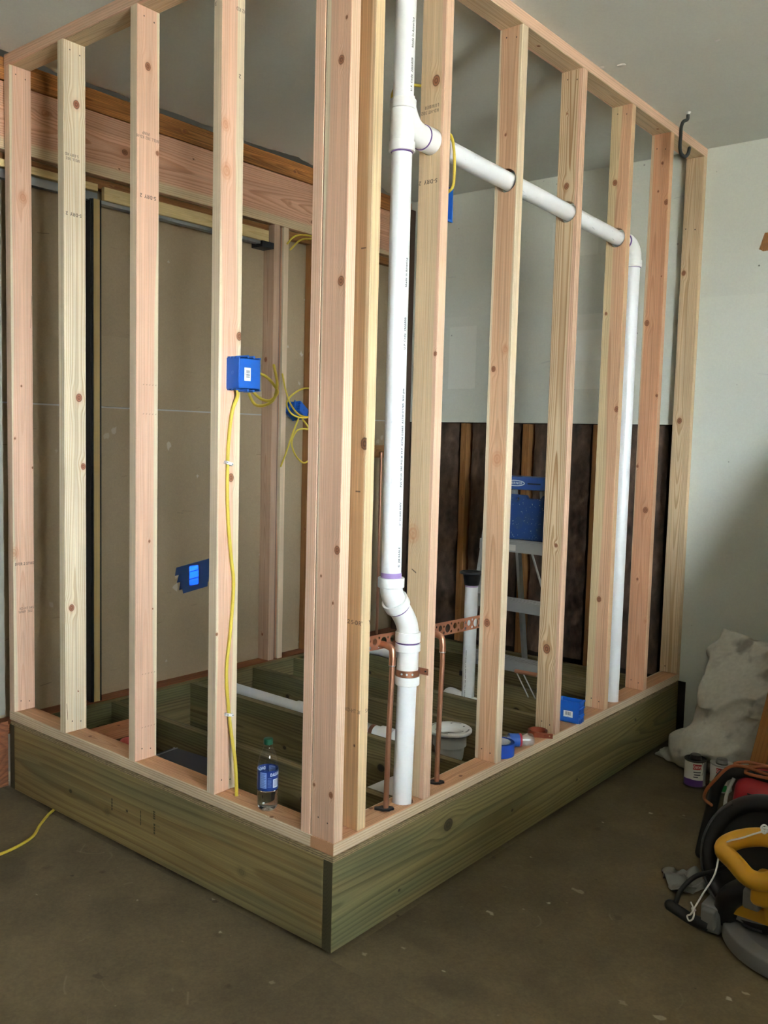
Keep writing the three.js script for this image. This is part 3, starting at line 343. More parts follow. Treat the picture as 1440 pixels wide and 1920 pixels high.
// drains lying in the joist bays
const dr = thing('drain_pipe', 'long white drain pipe with couplings lying in a joist bay', 'pipe');
part('pipe', rod([-1.73, 0.262, -1.02], [-0.61, 0.252, -1.02], PR, PR, 32), pvc, dr); part('coupling', rod([-1.15, 0.257, -1.02], [-1.06, 0.256, -1.02], 0.0365, 0.0365, 32), pvcFit, dr); part('coupling', rod([-0.66, 0.2525, -1.02], [-0.59, 0.252, -1.02], 0.0365, 0.0365, 32), pvcFit, dr);
part('strap', new THREE.CylinderGeometry(0.0312, 0.0312, 0.02, 28, 1, true).rotateZ(Math.PI / 2).translate(-0.70, 0.253, -1.02), copperDull, dr);
const dr2 = thing('drain_pipe', 'thick white drain pipe lying in the front joist bay behind the stack', 'pipe'); part('pipe', rod([-0.4, 0.17, -0.50], [-0.4, 0.165, -0.87], 0.04, 0.04, 32), pvc, dr2); part('coupling', rod([-0.4, 0.17, -0.5], [-0.4, 0.1695, -0.54], 0.046, 0.046, 32), pvcFit, dr2);
for (const m of [part('drain', rod([-0.62, 0.24, -1.665], [-0.06, 0.235, -1.665], PR, PR, 32), pvc, sp), part('bend', tube([[-0.6, 0.24, -1.665], [-0.68, 0.25, -1.66], [-0.74, 0.262, -1.665], [-0.79, 0.25, -1.70], [-0.80, 0.20, -1.74]], 0.036, 30, 28), pvcFit, sp)]) m.position.set(0.66, 0, 1.66);
const oc = thing('pipe_offcut', 'short white pipe offcut with coupling resting on a far joist', 'pipe'); part('pipe', rod([-1.62, 0.3165, -1.944], [-1.33, 0.3165, -1.944], PR, PR, 32), pvc, oc); part('coupling', rod([-1.39, 0.3165, -1.944], [-1.33, 0.3165, -1.944], 0.0302 + 0.0001, 0.0302, 32), pvcFit, oc);
part('coupling_collar', rod([-1.36, 0.3165, -1.944], [-1.335, 0.3165, -1.944], 0.0304, 0.0304, 32), pvcFit, oc);
solo('copper_pipe', capped([[-1.775, 0.3, -2.33], [-1.775, 1.39, -2.33]], 0.0085, 40, 14), copper, 'thin upright copper pipe against the far left wall', 'pipe');
// ---------------------------------------------------------------- electrical
const blue = std(lin(0.012, 0.13, 0.56), 0.42), blueDk = std(lin(0.01, 0.1, 0.44), 0.5), yellow = std(lin(0.66, 0.5, 0.055), 0.5), white = std(lin(0.85, 0.85, 0.83), 0.5);
const sticker = (() => { const c = canvas(128, 192), x = c.getContext('2d'); x.fillStyle = '#f1f3f2'; x.fillRect(0, 0, 128, 192); x.fillStyle = '#6d747c'; const r = rng(3); for (let y = 40; y < 150; y += 3 + r() * 5) x.fillRect(38, y, 74, 1 + r() * 4); x.fillRect(12, 70, 4, 40); return std(0xffffff, 0.5, { map: ctex(c) }); })();
function blueBox(label) { // opening to -z, nail side at -x, sticker on +x
  const t = thing('electrical_box', label, 'outlet box', [0, 0, 0], 'blue outlet boxes'), w = 0.0285, h = 0.0475, d = 0.088, k = 0.003;
  part('shell', [rbox(-w, w, -h, h, -k, 0, 0.0014), box(-w, -w + k, -h, h, -d, -k), box(w - k, w, -h, h, -d, -k), box(-w, w, -h, -h + k, -d, -k), box(-w, w, h - k, h, -d, -k)], blue, t);
  part('rim', box(-w - 0.002, w + 0.002, h - 0.001, h + 0.004, -d, -d + 0.006), blue, t); part('rim', box(-w - 0.002, w + 0.002, -h - 0.004, -h + 0.001, -d, -d + 0.006), blue, t);
  for (const s of [-1, 1]) { part('nail_boss', [rod([-w + 0.012, s * (h + 0.004), -0.03], [w + 0.004, s * (h + 0.004), -0.034], 0.0042), rod([-w + 0.012, s * (h + 0.004), -0.062], [w + 0.002, s * (h + 0.004), -0.06], 0.0042)], blue, t); for (const q of [-0.018, -0.002, 0.014]) part('knockout', rbox(q - 0.005, q + 0.005, s * h - 0.004, s * h + 0.0035, -0.014, 0.0012, 0.001), blueDk, t); }
  part('mark_ring', new THREE.TorusGeometry(0.005, 0.0007, 6, 20).translate(0, 0.002, 0.0004), blueDk, t);
  const g = new THREE.PlaneGeometry(0.026, 0.04).rotateY(Math.PI / 2); part('label_sticker', g.translate(w + 0.0004, -0.002, -0.035), sticker, t); return t;
}
{ const b = blueBox('blue outlet box with barcode sticker nailed to the stud above the yellow cable'); b.position.set(-0.511 + 0.0287, 1.668, -0.03); }
{ const b = blueBox('blue outlet box high up seen edge-on behind the stud by the tee'); b.position.set(-0.113, 2.206, -0.488); b.rotation.y = -Math.PI / 2; }
{ const b = blueBox('loose blue outlet box with sticker standing on the bottom plate'); basis(b, [0.1, 0, 0.995], [-0.995, 0, 0.1], [0, -1, 0], [-0.04, Y0 + 0.0005, -1.485]); }
{ const b = blueBox('tilted blue outlet box hanging in yellow cables by the far jamb'); b.rotation.set(0.35, 1.9, 0.75); b.position.set(-1.765, 1.62, -1.655); }
const cab = (pts, label, n = 100, r = 0.0046) => solo('cable', capped(pts, r, n, 10), yellow, label, 'cable', undefined);
cab([[-0.49, 1.63, -0.05], [-0.493, 1.605, -0.062], [-0.504, 1.56, -0.052], [-0.505, 1.456, -0.037], [-0.505, 1.257, -0.036], [-0.505, 1.088, -0.054], [-0.505, 1.019, -0.064], [-0.505, 0.867, -0.054], [-0.505, 0.733, -0.039], [-0.505, 0.609, -0.050], [-0.495, 0.54, -0.052], [-0.472, 0.45, -0.05], [-0.461, 0.36, -0.048], [-0.461, 0.29, -0.048]], 'yellow electrical cable stapled down the stud into the bottom plate', 160, 0.0056);
for (const [y, z] of [[1.392, -0.0365], [0.592, -0.0505]]) { const s = thing('cable_staple', y > 1 ? 'white cable staple at mid height of the stud' : 'white cable staple low on the stud near the bottle', 'staple', [-0.511, y, z]); s.rotation.x = -0.28; part('bridge', rbox(0.011, 0.0145, -0.005, 0.005, -0.014, 0.014, 0.0015), white, s); part('leg', [rbox(0.0002, 0.0125, -0.0048, 0.0048, -0.014, -0.009, 0.001), rbox(0.0002, 0.0125, -0.0048, 0.0048, 0.009, 0.014, 0.001)], white, s); for (const e of [-0.0105, 0.0105]) part('nail', rod([0.0145, 0, e], [0.0158, 0, e], 0.0022), steel, s); }
cab([[-0.5, 1.675, -0.105], [-0.48, 1.672, -0.15], [-0.446, 1.648, -0.16], [-0.420, 1.616, -0.16], [-0.442, 1.592, -0.155], [-0.478, 1.594, -0.15], [-0.50, 1.61, -0.14], [-0.508, 1.628, -0.12], [-0.535, 1.605, -0.15], [-0.515, 1.578, -0.155], [-0.48, 1.575, -0.158], [-0.437, 1.594, -0.16], [-0.424, 1.64, -0.162], [-0.438, 1.70, -0.16]], 'yellow cable tail curling in two loops out of the stud box', 140);
cab([[-0.092, 2.47, -0.468], [-0.05, 2.43, -0.468], [-0.006, 2.40, -0.468], [0.004, 2.36, -0.471], [0.004, 2.30, -0.478], [-0.004, 2.25, -0.482], [-0.03, 2.235, -0.484]], 'yellow cable looping over the vent pipe into the high blue box', 60);
cab([[-0.094, 2.555, -0.44], [-0.12, 2.558, -0.42], [-0.121, 2.535, -0.35], [-0.12, 2.4955, -0.322], [-0.12, 2.465, -0.333], [-0.118, 2.43, -0.39], [-0.1, 2.39, -0.445], [-0.094, 2.29, -0.45]], 'yellow cable curving behind the upper stack near the ceiling', 80);
cab([[-1.775, 1.8, -1.50], [-1.75, 1.707, -1.505], [-1.745, 1.639, -1.54], [-1.74, 1.59, -1.60], [-1.748, 1.598, -1.70], [-1.75, 1.72, -1.72], [-1.75, 1.736, -1.66], [-1.75, 1.711, -1.578], [-1.75, 1.652, -1.51], [-1.745, 1.6, -1.535], [-1.74, 1.578, -1.6], [-1.74, 1.585, -1.68]], 'yellow cable dropping from the jamb and looping wide around the tilted box', 110);
cab([[-1.75, 1.575, -1.60], [-1.75, 1.486, -1.555], [-1.75, 1.388, -1.51], [-1.765, 1.32, -1.49]], 'straight yellow cable running down left from the tilted box', 40);
cab([[-1.75, 1.57, -1.63], [-1.75, 1.52, -1.68], [-1.75, 1.519, -1.63], [-1.75, 1.505, -1.585], [-1.75, 1.444, -1.552], [-1.75, 1.374, -1.586], [-1.75, 1.337, -1.648], [-1.75, 1.36, -1.70]], 'yellow cable in a round loop under the tilted box', 70);
cab([[-1.775, 2.47, -1.52], [-1.772, 2.51, -1.56], [-1.772, 2.535, -1.63], [-1.775, 2.543, -1.78]], 'yellow cable running along under the header beside the jamb', 40);
cab([[-1.762, 2.44, -1.53], [-1.761, 2.50, -1.6], [-1.761, 2.522, -1.68], [-1.762, 2.535, -1.78]], 'lower of two yellow cables along the header underside', 40);
cab([[-1.53, 0.0056, -0.2], [-1.5, 0.0056, -0.06], [-1.47, 0.0056, 0.0], [-1.40, 0.0056, 0.085], [-1.325, 0.0056, 0.161], [-1.285, 0.0056, 0.27], [-1.29, 0.0056, 0.4], [-1.34, 0.0056, 0.6]], 'yellow cable lying on the concrete in front of the platform', 90, 0.0054);
{ // blue masking tape over a lit cut-out in the drywall
  const t = thing('tape_patch', 'blue masking tape strips over a lit cut-out in the brown drywall', 'tape', [-1.8735, 0, 0]); const tm = new THREE.MeshPhysicalMaterial({ color: lin(0.02, 0.075, 0.25), roughness: 0.7, transmission: 0.4, thickness: 0, side: THREE.DoubleSide });
  [[[-0.9, 0.84], [-1.115, 0.868], [-1.11, 0.822], [-0.893, 0.80]], [[-0.915, 0.805], [-1.112, 0.828], [-1.108, 0.785], [-0.905, 0.765]], [[-0.925, 0.77], [-1.105, 0.79], [-1.10, 0.75], [-0.918, 0.728]], [[-0.935, 0.733], [-1.1, 0.755], [-1.098, 0.727], [-0.94, 0.708]]].forEach((q, i) => part('tape_strip', ext(q.map(([z, y], k) => [z + (hash(i, k, 4) - 0.5) * 0.008, y - 0.012]), 0.0004).rotateY(-Math.PI / 2).translate(0.0006 + i * 0.0008, 0, 0), tm, t));
  const l = new THREE.PointLight(lin(0.85, 0.95, 1), 2); l.position.set(-1.94, 0.8, -1.0); l.castShadow = true; l.shadow.radius = 2; l.name = 'next_room_lamp_light';
  const bulb = solo('lamp_bulb', new THREE.SphereGeometry(0.012, 16, 12), std(0xffffff, 0.4, { emissive: lin(0.85, 0.95, 1), emissiveIntensity: 2 }), 'small glowing bulb behind the drywall cut-out', 'lamp', [-1.94, 0.8, -1.0]); scene.add(l); }
// ---------------------------------------------------------------- things on the plates and in the bays
{ // water bottle
  const b = thing('water_bottle', 'clear plastic water bottle with green cap and blue label', 'bottle', [-0.312, Y0, -0.041]);
  const pet = new THREE.MeshPhysicalMaterial({ color: lin(0.96, 0.98, 1), roughness: 0.06, transmission: 1, thickness: 0, ior: 1.5, side: THREE.DoubleSide });
  const prof = [[0.004, 0.006], [0.012, 0.004], [0.018, 0.0006], [0.024, 0.001], [0.029, 0.006], [0.0315, 0.014], [0.0318, 0.03], [0.0308, 0.034], [0.0318, 0.038], [0.0318, 0.052], [0.0308, 0.056], [0.0318, 0.06], [0.0318, 0.075], [0.0322, 0.1], [0.0322, 0.12], [0.0318, 0.132], [0.03, 0.15], [0.0265, 0.166], [0.0215, 0.18], [0.0165, 0.19], [0.0135, 0.196], [0.0128, 0.203]];
  part('body', lathe(prof, 48), pet, b);
  part('water', lathe([[0, 0.0065], ...prof.slice(1, 12).map(([r, y]) => [r - 0.0006, y + 0.0012]), [0.0312, 0.064], [0, 0.064]], 48), new THREE.MeshPhysicalMaterial({ color: lin(0.97, 0.99, 1), roughness: 0.02, transmission: 1, thickness: 0.05, ior: 1.33 }), b);
  const c = canvas(1024, 256), x = c.getContext('2d'); x.fillStyle = '#16357c'; x.fillRect(0, 0, 1024, 256);
  for (const o of [0, 512]) { x.fillStyle = '#e9eef6'; x.font = 'bold 58px sans-serif'; x.textAlign = 'center'; x.fillText('DASANI', o + 330, 70); x.fillStyle = '#7f97cc'; x.fillRect(o + 60, 20, 110, 200); x.fillStyle = '#20438f'; for (let y = 34; y < 210; y += 13) x.fillRect(o + 68, y, 60 + (y * 7) % 35, 5); x.fillStyle = '#6f86c0'; for (let y = 90; y < 200; y += 18) x.fillRect(o + 185, y, 60, 7); x.fillStyle = '#dfe4ee'; x.fillRect(o + 270, 110, 100, 110); x.fillStyle = '#7c88a8'; for (let y = 120; y < 205; y += 6) x.fillRect(o + 282, y, 76, 3); }
  part('label', new THREE.CylinderGeometry(0.0325, 0.0325, 0.062, 48, 1, true, -0.34).translate(0, 0.098, 0), std(0xffffff, 0.35, { map: ctex(c), side: THREE.DoubleSide }), b);
  part('cap', lathe([[0, 0.2215], [0.0125, 0.2215], [0.0142, 0.22], [0.0145, 0.204], [0.0128, 0.2035], [0, 0.2035]], 40), std(lin(0.004, 0.075, 0.035), 0.4), b); }
{ // tape roll, fallen bottle, strap coil
  const r = thing('tape_roll', 'roll of blue masking tape lying flat beside the drilled stud', 'tape roll', [-0.042, Y0, -0.946]); part('tape', lathe([[0.038, 0], [0.0515, 0], [0.052, 0.001], [0.052, 0.047], [0.0515, 0.048], [0.038, 0.048], [0.038, 0]], 48), std(lin(0.012, 0.075, 0.44), 0.6), r); part('core', lathe([[0.036, 0.001], [0.0385, 0.0005], [0.0385, 0.0482], [0.036, 0.0478], [0.036, 0.001]], 48), std(lin(0.6, 0.6, 0.6), 0.6), r);
  const q = thing('plastic_bottle', 'small clear plastic bottle with blue label lying on the bottom plate', 'bottle', [-0.04, Y0 + 0.0248, -1.06]); q.rotation.set(0, -0.7, -1.5708, 'YXZ'); q.rotation.y = -2.35 + 3.14159; 
  part('body', lathe([[0.001, 0.06], [0.016, 0.064], [0.022, 0.06], [0.0242, 0.05], [0.0225, 0.042], [0.0242, 0.034], [0.0225, 0.026], [0.0242, 0.018], [0.0235, -0.03], [0.016, -0.045], [0.009, -0.052], [0.009, -0.06], [0.001, -0.06]], 24), new THREE.MeshPhysicalMaterial({ color: lin(0.9, 0.95, 0.97), roughness: 0.1, transmission: 0.85, thickness: 0, side: THREE.DoubleSide }), q); part('label', new THREE.CylinderGeometry(0.0246, 0.0246, 0.04, 30, 1, true).translate(0, -0.01, 0), std(lin(0.02, 0.1, 0.42), 0.5, { side: THREE.DoubleSide }), q); part('label_edge', new THREE.CylinderGeometry(0.0248, 0.0248, 0.008, 30, 1, true).translate(0, 0.012, 0), std(lin(0.4, 0.03, 0.05), 0.5, { side: THREE.DoubleSide }), q);
  const s = thing('strap_coil', 'coil of perforated copper strap lying at the foot of a stud', 'metal strap', [-0.05, Y0, -1.235]); const sm = std(lin(0.36, 0.1, 0.055), 0.45, { metalness: 0.6, side: THREE.DoubleSide });
  for (let k = 0; k < 5; k++) part('turn', new THREE.CylinderGeometry(0.038 - k * 0.0018, 0.038 - k * 0.0018, 0.019, 40, 1, true).translate(0, 0.0098, 0), sm, s);
  const e = ext([[0, 0], [0.07, 0], [0.07, 0.019], [0, 0.019]], 0.001, [circ(0.02, 0.0095, 0.003), circ(0.04, 0.0095, 0.003), circ(0.058, 0.0095, 0.003)]); const en = part('loose_end', e, sm, s); en.position.set(0.008, 0.0003, 0.0385); en.rotation.y = 0.5; }
{ // galvanised duct boot and scraps in the front bay
  const d = thing('duct_boot', 'dark galvanised metal duct boot lying in the front joist bay', 'duct', [-1.03, 0.0, -0.27]); const dm = std(lin(0.05, 0.055, 0.06), 0.5, { metalness: 0.35, side: THREE.DoubleSide });
  d.rotation.y = 0.08; part('box', [box(-0.14, 0.2, 0.24, 0.242, -0.1, 0.1), box(-0.14, 0.2, 0.0, 0.242, -0.1, -0.098), box(-0.14, 0.2, 0, 0.242, 0.098, 0.1), box(0.198, 0.2, 0, 0.242, -0.1, 0.1)], dm, d);
  part('sloped_end', ext([[-0.1, 0], [0.1, 0], [0.06, 0.14], [-0.06, 0.14]], 0.002).rotateX(-1.0).rotateY(-Math.PI / 2).translate(-0.14, 0.12, 0), dm, d); for (const z of [-0.09, 0.09]) part('rivet', new THREE.SphereGeometry(0.005, 10, 8).translate(-0.13, 0.242, z), steel, d); part('seam', box(-0.125, -0.119, 0.242, 0.2445, -0.1, 0.1), steel, d);
  const c = thing('plastic_cup', 'red plastic cup fallen in the front bay beside the wooden block', 'cup', [-1.375, 0.0, -0.3]); part('cup', lathe([[0.0, 0.001], [0.03, 0.001], [0.045, 0.235], [0.047, 0.238], [0.045, 0.24], [0.042, 0.235], [0.028, 0.006], [0, 0.006]], 30), std(lin(0.52, 0.1, 0.08), 0.5), c);
  for (let k = 1; k < 4; k++) part('rib', new THREE.TorusGeometry(0.03 + k * 0.0039, 0.0012, 6, 30).rotateX(Math.PI / 2).translate(0, k * 0.06, 0), std(lin(0.5, 0.09, 0.07), 0.5), c); }
// ---------------------------------------------------------------- step ladder
{ const t = thing('step_ladder', 'aluminium step ladder with paint-spattered blue top standing inside the framing', 'ladder'); const al = std(lin(0.36, 0.36, 0.335), 0.5, { metalness: 0.5 });
  const F = (y, s) => { const k = (y - 0.286) / (1.26 - 0.286); return [mix(-0.65 + s * 0.222, -0.655 + s * 0.165, k), y, mix(-1.944, -2.07, k)]; };
  const rail = (a, b, w, d) => { const A = V(...a), B = V(...b), L = A.distanceTo(B), g = new RoundedBoxGeometry(w, L, d, 1, 0.003); g.applyQuaternion(new THREE.Quaternion().setFromUnitVectors(V(0, 1, 0), B.clone().sub(A).normalize())); return g.translate(...A.add(B).multiplyScalar(0.5).toArray()); };
  for (const s of [-1, 1]) { part('front_rail', rail(F(0.286, s), F(1.26, s), 0.02, 0.042), al, t); part('back_rail', rail([-0.65 + s * 0.09, 0.288, -2.325], [-0.655 + s * 0.08, 1.24, -2.14], 0.018, 0.035), al, t); part('foot', box(F(0.286, s)[0] - 0.016, F(0.286, s)[0] + 0.016, 0.2862, 0.31, -1.97, -1.92), black, t); }
  for (const y of [0.968, 0.682, 0.396]) { const a = F(y, -1), b = F(y, 1), st = part('step', [box(a[0], b[0], y + 0.016, y + 0.022, a[2] - 0.045, a[2] + 0.045), box(a[0], b[0], y - 0.03, y + 0.016, a[2] + 0.041, a[2] + 0.045)], al, t); for (let k = 0; k < 3; k++) part('tread_rib', box(a[0] + 0.01, b[0] - 0.01, y + 0.022, y + 0.025, a[2] - 0.03 + k * 0.026, a[2] - 0.022 + k * 0.026), al, st); if (y > 0.9) { const c = canvas(256, 64), x = c.getContext('2d'); x.fillStyle = '#cfccc0'; x.fillRect(0, 0, 256, 64); x.fillStyle = '#8c3a2a'; x.fillRect(6, 8, 34, 46); x.fillStyle = '#6a675e'; for (let i = 0; i < 5; i++) x.fillRect(50, 10 + i * 10, 120 - i * 9, 4); part('warning_label', new THREE.PlaneGeometry(0.12, 0.03).translate(a[0] + 0.15, y - 0.008, a[2] + 0.0456), std(0xffffff, 0.6, { map: ctex(c) }), st); } else part('rivet', new THREE.SphereGeometry(0.006, 10, 8).translate(a[0] + 0.09, y - 0.008, a[2] + 0.045), steel, st); }
  part('brace', rail([-0.545, 0.95, -2.0], [-0.462, 0.74, -2.0], 0.012, 0.006), al, t);
  for (const o of [0, 0.038]) part('brace', rail([-0.563 + o, 0.36, -1.935], [-0.472 + o, 0.262, -1.90], 0.013, 0.003), std(lin(0.9, 0.9, 0.88), 0.3, { metalness: 0.3 }), t);
  const c = canvas(512, 512), x = c.getContext('2d'), r = rng(77); x.fillStyle = '#24457f'; x.fillRect(0, 0, 512, 512); for (let i = 0; i < 9; i++) { x.fillStyle = 'rgba(110,105,80,0.12)'; x.beginPath(); x.ellipse(r() * 512, r() * 512, 40 + r() * 60, 30 + r() * 40, r() * 3, 0, 7); x.fill(); } for (let i = 0; i < 130; i++) { x.fillStyle = `rgba(205,200,180,${0.35 + r() * 0.5})`; x.beginPath(); x.ellipse(r() * 512, r() * 512, 1 + r() * r() * 12, 1 + r() * r() * 9, r() * 3, 0, 7); x.fill(); }
  const spat = std(0xffffff, 0.6, { map: ctex(c, { repeat: [4, 4] }) });
  const cap = part('top_cap', rbox(-0.83, -0.475, 1.242, 1.307, -2.2, -2.08, 0.006), std(lin(0.025, 0.075, 0.24), 0.5), t);
  const cl = canvas(512, 96), lx = cl.getContext('2d'); lx.fillStyle = '#2b4c8a'; lx.fillRect(0, 0, 512, 96); lx.strokeStyle = lx.fillStyle = '#c9cdd2'; lx.lineWidth = 8; lx.beginPath(); lx.ellipse(190, 48, 78, 26, 0, 0, 7); lx.stroke(); lx.font = 'bold 30px sans-serif'; lx.textAlign = 'center'; lx.fillText('WERNER', 190, 58); lx.fillStyle = '#101a30'; lx.fillRect(296, 42, 110, 14); part('logo_plate', new THREE.PlaneGeometry(0.34, 0.05).translate(-0.653, 1.274, -2.0795), std(0xffffff, 0.5, { map: ctex(cl) }), cap);
  part('tool_shelf', ext([[-0.78, 0.99], [-0.51, 0.99], [-0.51, 1.215], [-0.55, 1.215], [-0.56, 1.2], [-0.63, 1.2], [-0.64, 1.215], [-0.728, 1.217]], 0.02, [circ(-0.69, 1.195, 0.009)], 0.003).translate(0, 0, -2.115), spat, t);
}
// ---------------------------------------------------------------- ceiling hook
{ const h = thing('ceiling_hook', 'black metal storage hook screwed into the ceiling', 'hook', [0.095, CEIL, -2.053]); const q = (s, y) => [0.776 * s, y, -0.63 * s];
  part('hook', capped([q(0.006, -0.012), q(0.004, -0.03), q(-0.012, -0.04), q(-0.02, -0.06), q(-0.021, -0.1), q(-0.021, -0.15), q(-0.014, -0.175), q(0.002, -0.186), q(0.014, -0.174), q(0.019, -0.15)], 0.0075, 90, 14), std(lin(0.02, 0.022, 0.02), 0.55), h); part('anchor', lathe([[0, -0.016], [0.006, -0.015], [0.009, -0.004], [0.012, 0], [0, 0]], 20).translate(0.0047, 0, -0.0038), white, h); }
for (const [x, z, s, w] of [[0.074, -1.444, 1, 'larger of two'], [0.004, -1.42, 0.7, 'smaller of two']]) solo('ceiling_chip', new THREE.SphereGeometry(0.013 * s, 14, 10).scale(1.3, 0.35, 1), std(lin(0.8, 0.79, 0.74), 0.9), w + ' white plaster chips on the ceiling by the top plate', 'plaster chip', [x, CEIL, z]);
solo('ceiling_chip', new THREE.SphereGeometry(0.008, 14, 10).scale(1.4, 0.35, 1), std(lin(0.8, 0.79, 0.74), 0.9), 'lone white plaster chip in the open ceiling', 'plaster chip', [0.434, CEIL, -1.441]);
// ---------------------------------------------------------------- canvas sack
function marching(x0, x1, y0, y1, z0, z1, h, f) { // surface nets on a regular grid
  const nx = Math.ceil((x1 - x0) / h) + 1, ny = Math.ceil((y1 - y0) / h) + 1, nz = Math.ceil((z1 - z0) / h) + 1, F = new Float32Array(nx * ny * nz), id = (i, j, k) => i + nx * (j + ny * k);
  for (let k = 0; k < nz; k++) for (let j = 0; j < ny; j++) for (let i = 0; i < nx; i++) F[id(i, j, k)] = f(x0 + i * h, y0 + j * h, z0 + k * h);
  const vi = new Int32Array(nx * ny * nz).fill(-1), P = [], I = [];
  for (let k = 0; k < nz - 1; k++) for (let j = 0; j < ny - 1; j++) for (let i = 0; i < nx - 1; i++) {
    let n = 0, sx = 0, sy = 0, sz = 0; const v = (a, b, c) => F[id(i + a, j + b, k + c)];
    const E = (a, b, c, d, e, g) => { const p = v(a, b, c), q = v(d, e, g); if ((p < 0) !== (q < 0)) { const t = p / (p - q); sx += a + (d - a) * t; sy += b + (e - b) * t; sz += c + (g - c) * t; n++; } };
    E(0,0,0,1,0,0);E(0,1,0,1,1,0);E(0,0,1,1,0,1);E(0,1,1,1,1,1);E(0,0,0,0,1,0);E(1,0,0,1,1,0);E(0,0,1,0,1,1);E(1,0,1,1,1,1);E(0,0,0,0,0,1);E(1,0,0,1,0,1);E(0,1,0,0,1,1);E(1,1,0,1,1,1);
    if (n) { vi[id(i, j, k)] = P.length / 3; P.push(x0 + (i + sx / n) * h, y0 + (j + sy / n) * h, z0 + (k + sz / n) * h); }
  }
  const quad = (a, b, c, d, flip) => { if (a < 0 || b < 0 || c < 0 || d < 0) return; flip ? I.push(a, c, b, a, d, c) : I.push(a, b, c, a, c, d); };
  for (let k = 1; k < nz - 1; k++) for (let j = 1; j < ny - 1; j++) for (let i = 1; i < nx - 1; i++) {
    const s = F[id(i, j, k)] < 0;
    if (s !== F[id(i + 1, j, k)] < 0) quad(vi[id(i, j - 1, k - 1)], vi[id(i, j, k - 1)], vi[id(i, j, k)], vi[id(i, j - 1, k)], !s);
    if (s !== F[id(i, j + 1, k)] < 0) quad(vi[id(i - 1, j, k - 1)], vi[id(i - 1, j, k)], vi[id(i, j, k)], vi[id(i, j, k - 1)], !s);
    if (s !== F[id(i, j, k + 1)] < 0) quad(vi[id(i - 1, j - 1, k)], vi[id(i, j - 1, k)], vi[id(i, j, k)], vi[id(i - 1, j, k)], !s);
  }
  const g = new THREE.BufferGeometry(); g.setAttribute('position', new THREE.Float32BufferAttribute(P, 3)); g.setIndex(I); g.computeVertexNormals(); return g;
}
function cone(x, y, z, a, b, ra, rb) { const bx = b[0] - a[0], by = b[1] - a[1], bz = b[2] - a[2], t = clamp(((x - a[0]) * bx + (y - a[1]) * by + (z - a[2]) * bz) / (bx * bx + by * by + bz * bz)); return Math.hypot(x - a[0] - bx * t, y - a[1] - by * t, z - a[2] - bz * t) - mix(ra, rb, t); }
const smin = (a, b, k) => { const h = clamp(0.5 + 0.5 * (b - a) / k); return mix(b, a, h) - k * h * (1 - h); };
{ const g = marching(-0.05, 0.66, -0.012, 0.70, -2.57, -2.06, 0.0085, (x, y, z) => {
    let d = cone(x, y, (z + 2.33) * 1.3 - 2.33, [0.37, 0.17, -2.33], [0.41, 0.38, -2.33], 0.2, 0.155);
    const k = clamp((y - 0.34) / 0.31), th = mix(0.125, 0.006, k), xl = mix(0.23, 0.285, k), xr = mix(0.6, 0.54, k);
    d = smin(d, Math.max(Math.abs(z + 2.33 - 0.02 * Math.sin(x * 30)) - th, xl - x, x - xr, y - (0.655 - 0.28 * (x - 0.29)), 0.3 - y) * 0.85, 0.035);
    d = smin(d, cone(x, y, z, [0.28, 0.58, -2.31], [0.25, 0.545, -2.30], 0.022, 0.03), 0.03);
    d = smin(d, cone(x, y, z, [0.32, 0.12, -2.26], [0.19, 0.085, -2.25], 0.12, 0.095), 0.025); d = smin(d, cone(x, y, z, [0.19, 0.06, -2.25], [0.02, 0.006, -2.28], 0.075, 0.006), 0.02);
    const f = 0.10 * (fbm(x * 5 + z * 3, y * 4, 3, 2) - 0.5), w = Math.sin((x * 0.9 + y * 0.55 + f * 2.2 + z * 0.5) * 46), w2 = Math.abs(Math.sin((x * 0.35 - y * 0.8 + f * 2.5 - z * 0.6) * 21)), c = fbm(x * 9 + z * 5, y * 8 - z * 4, 7, 3) - 0.5;
    d += c * 0.02 + w * 0.0028 - (1 - w2) ** 3 * 0.012;
    return Math.max(d, 0.003 - y);
  });
  const p = g.attributes.position, C = []; for (let i = 0; i < p.count; i++) { const x = p.getX(i), y = p.getY(i), z = p.getZ(i), st = sstep(0.52, 0.72, fbm(x * 13 + z * 7, y * 12, 91, 4)), f = 0.92 + 0.16 * vn(x * 160 + z * 90, y * 160, 93); C.push(mix(0.62, 0.3, st) * f, mix(0.6, 0.28, st) * f, mix(0.52, 0.24, st) * f); }
  g.setAttribute('color', new THREE.Float32BufferAttribute(C, 3));
  solo('canvas_sack', g, new THREE.MeshPhysicalMaterial({ vertexColors: true, roughness: 0.92 }), 'slumped dirty white canvas sack leaning against the wall', 'sack'); }
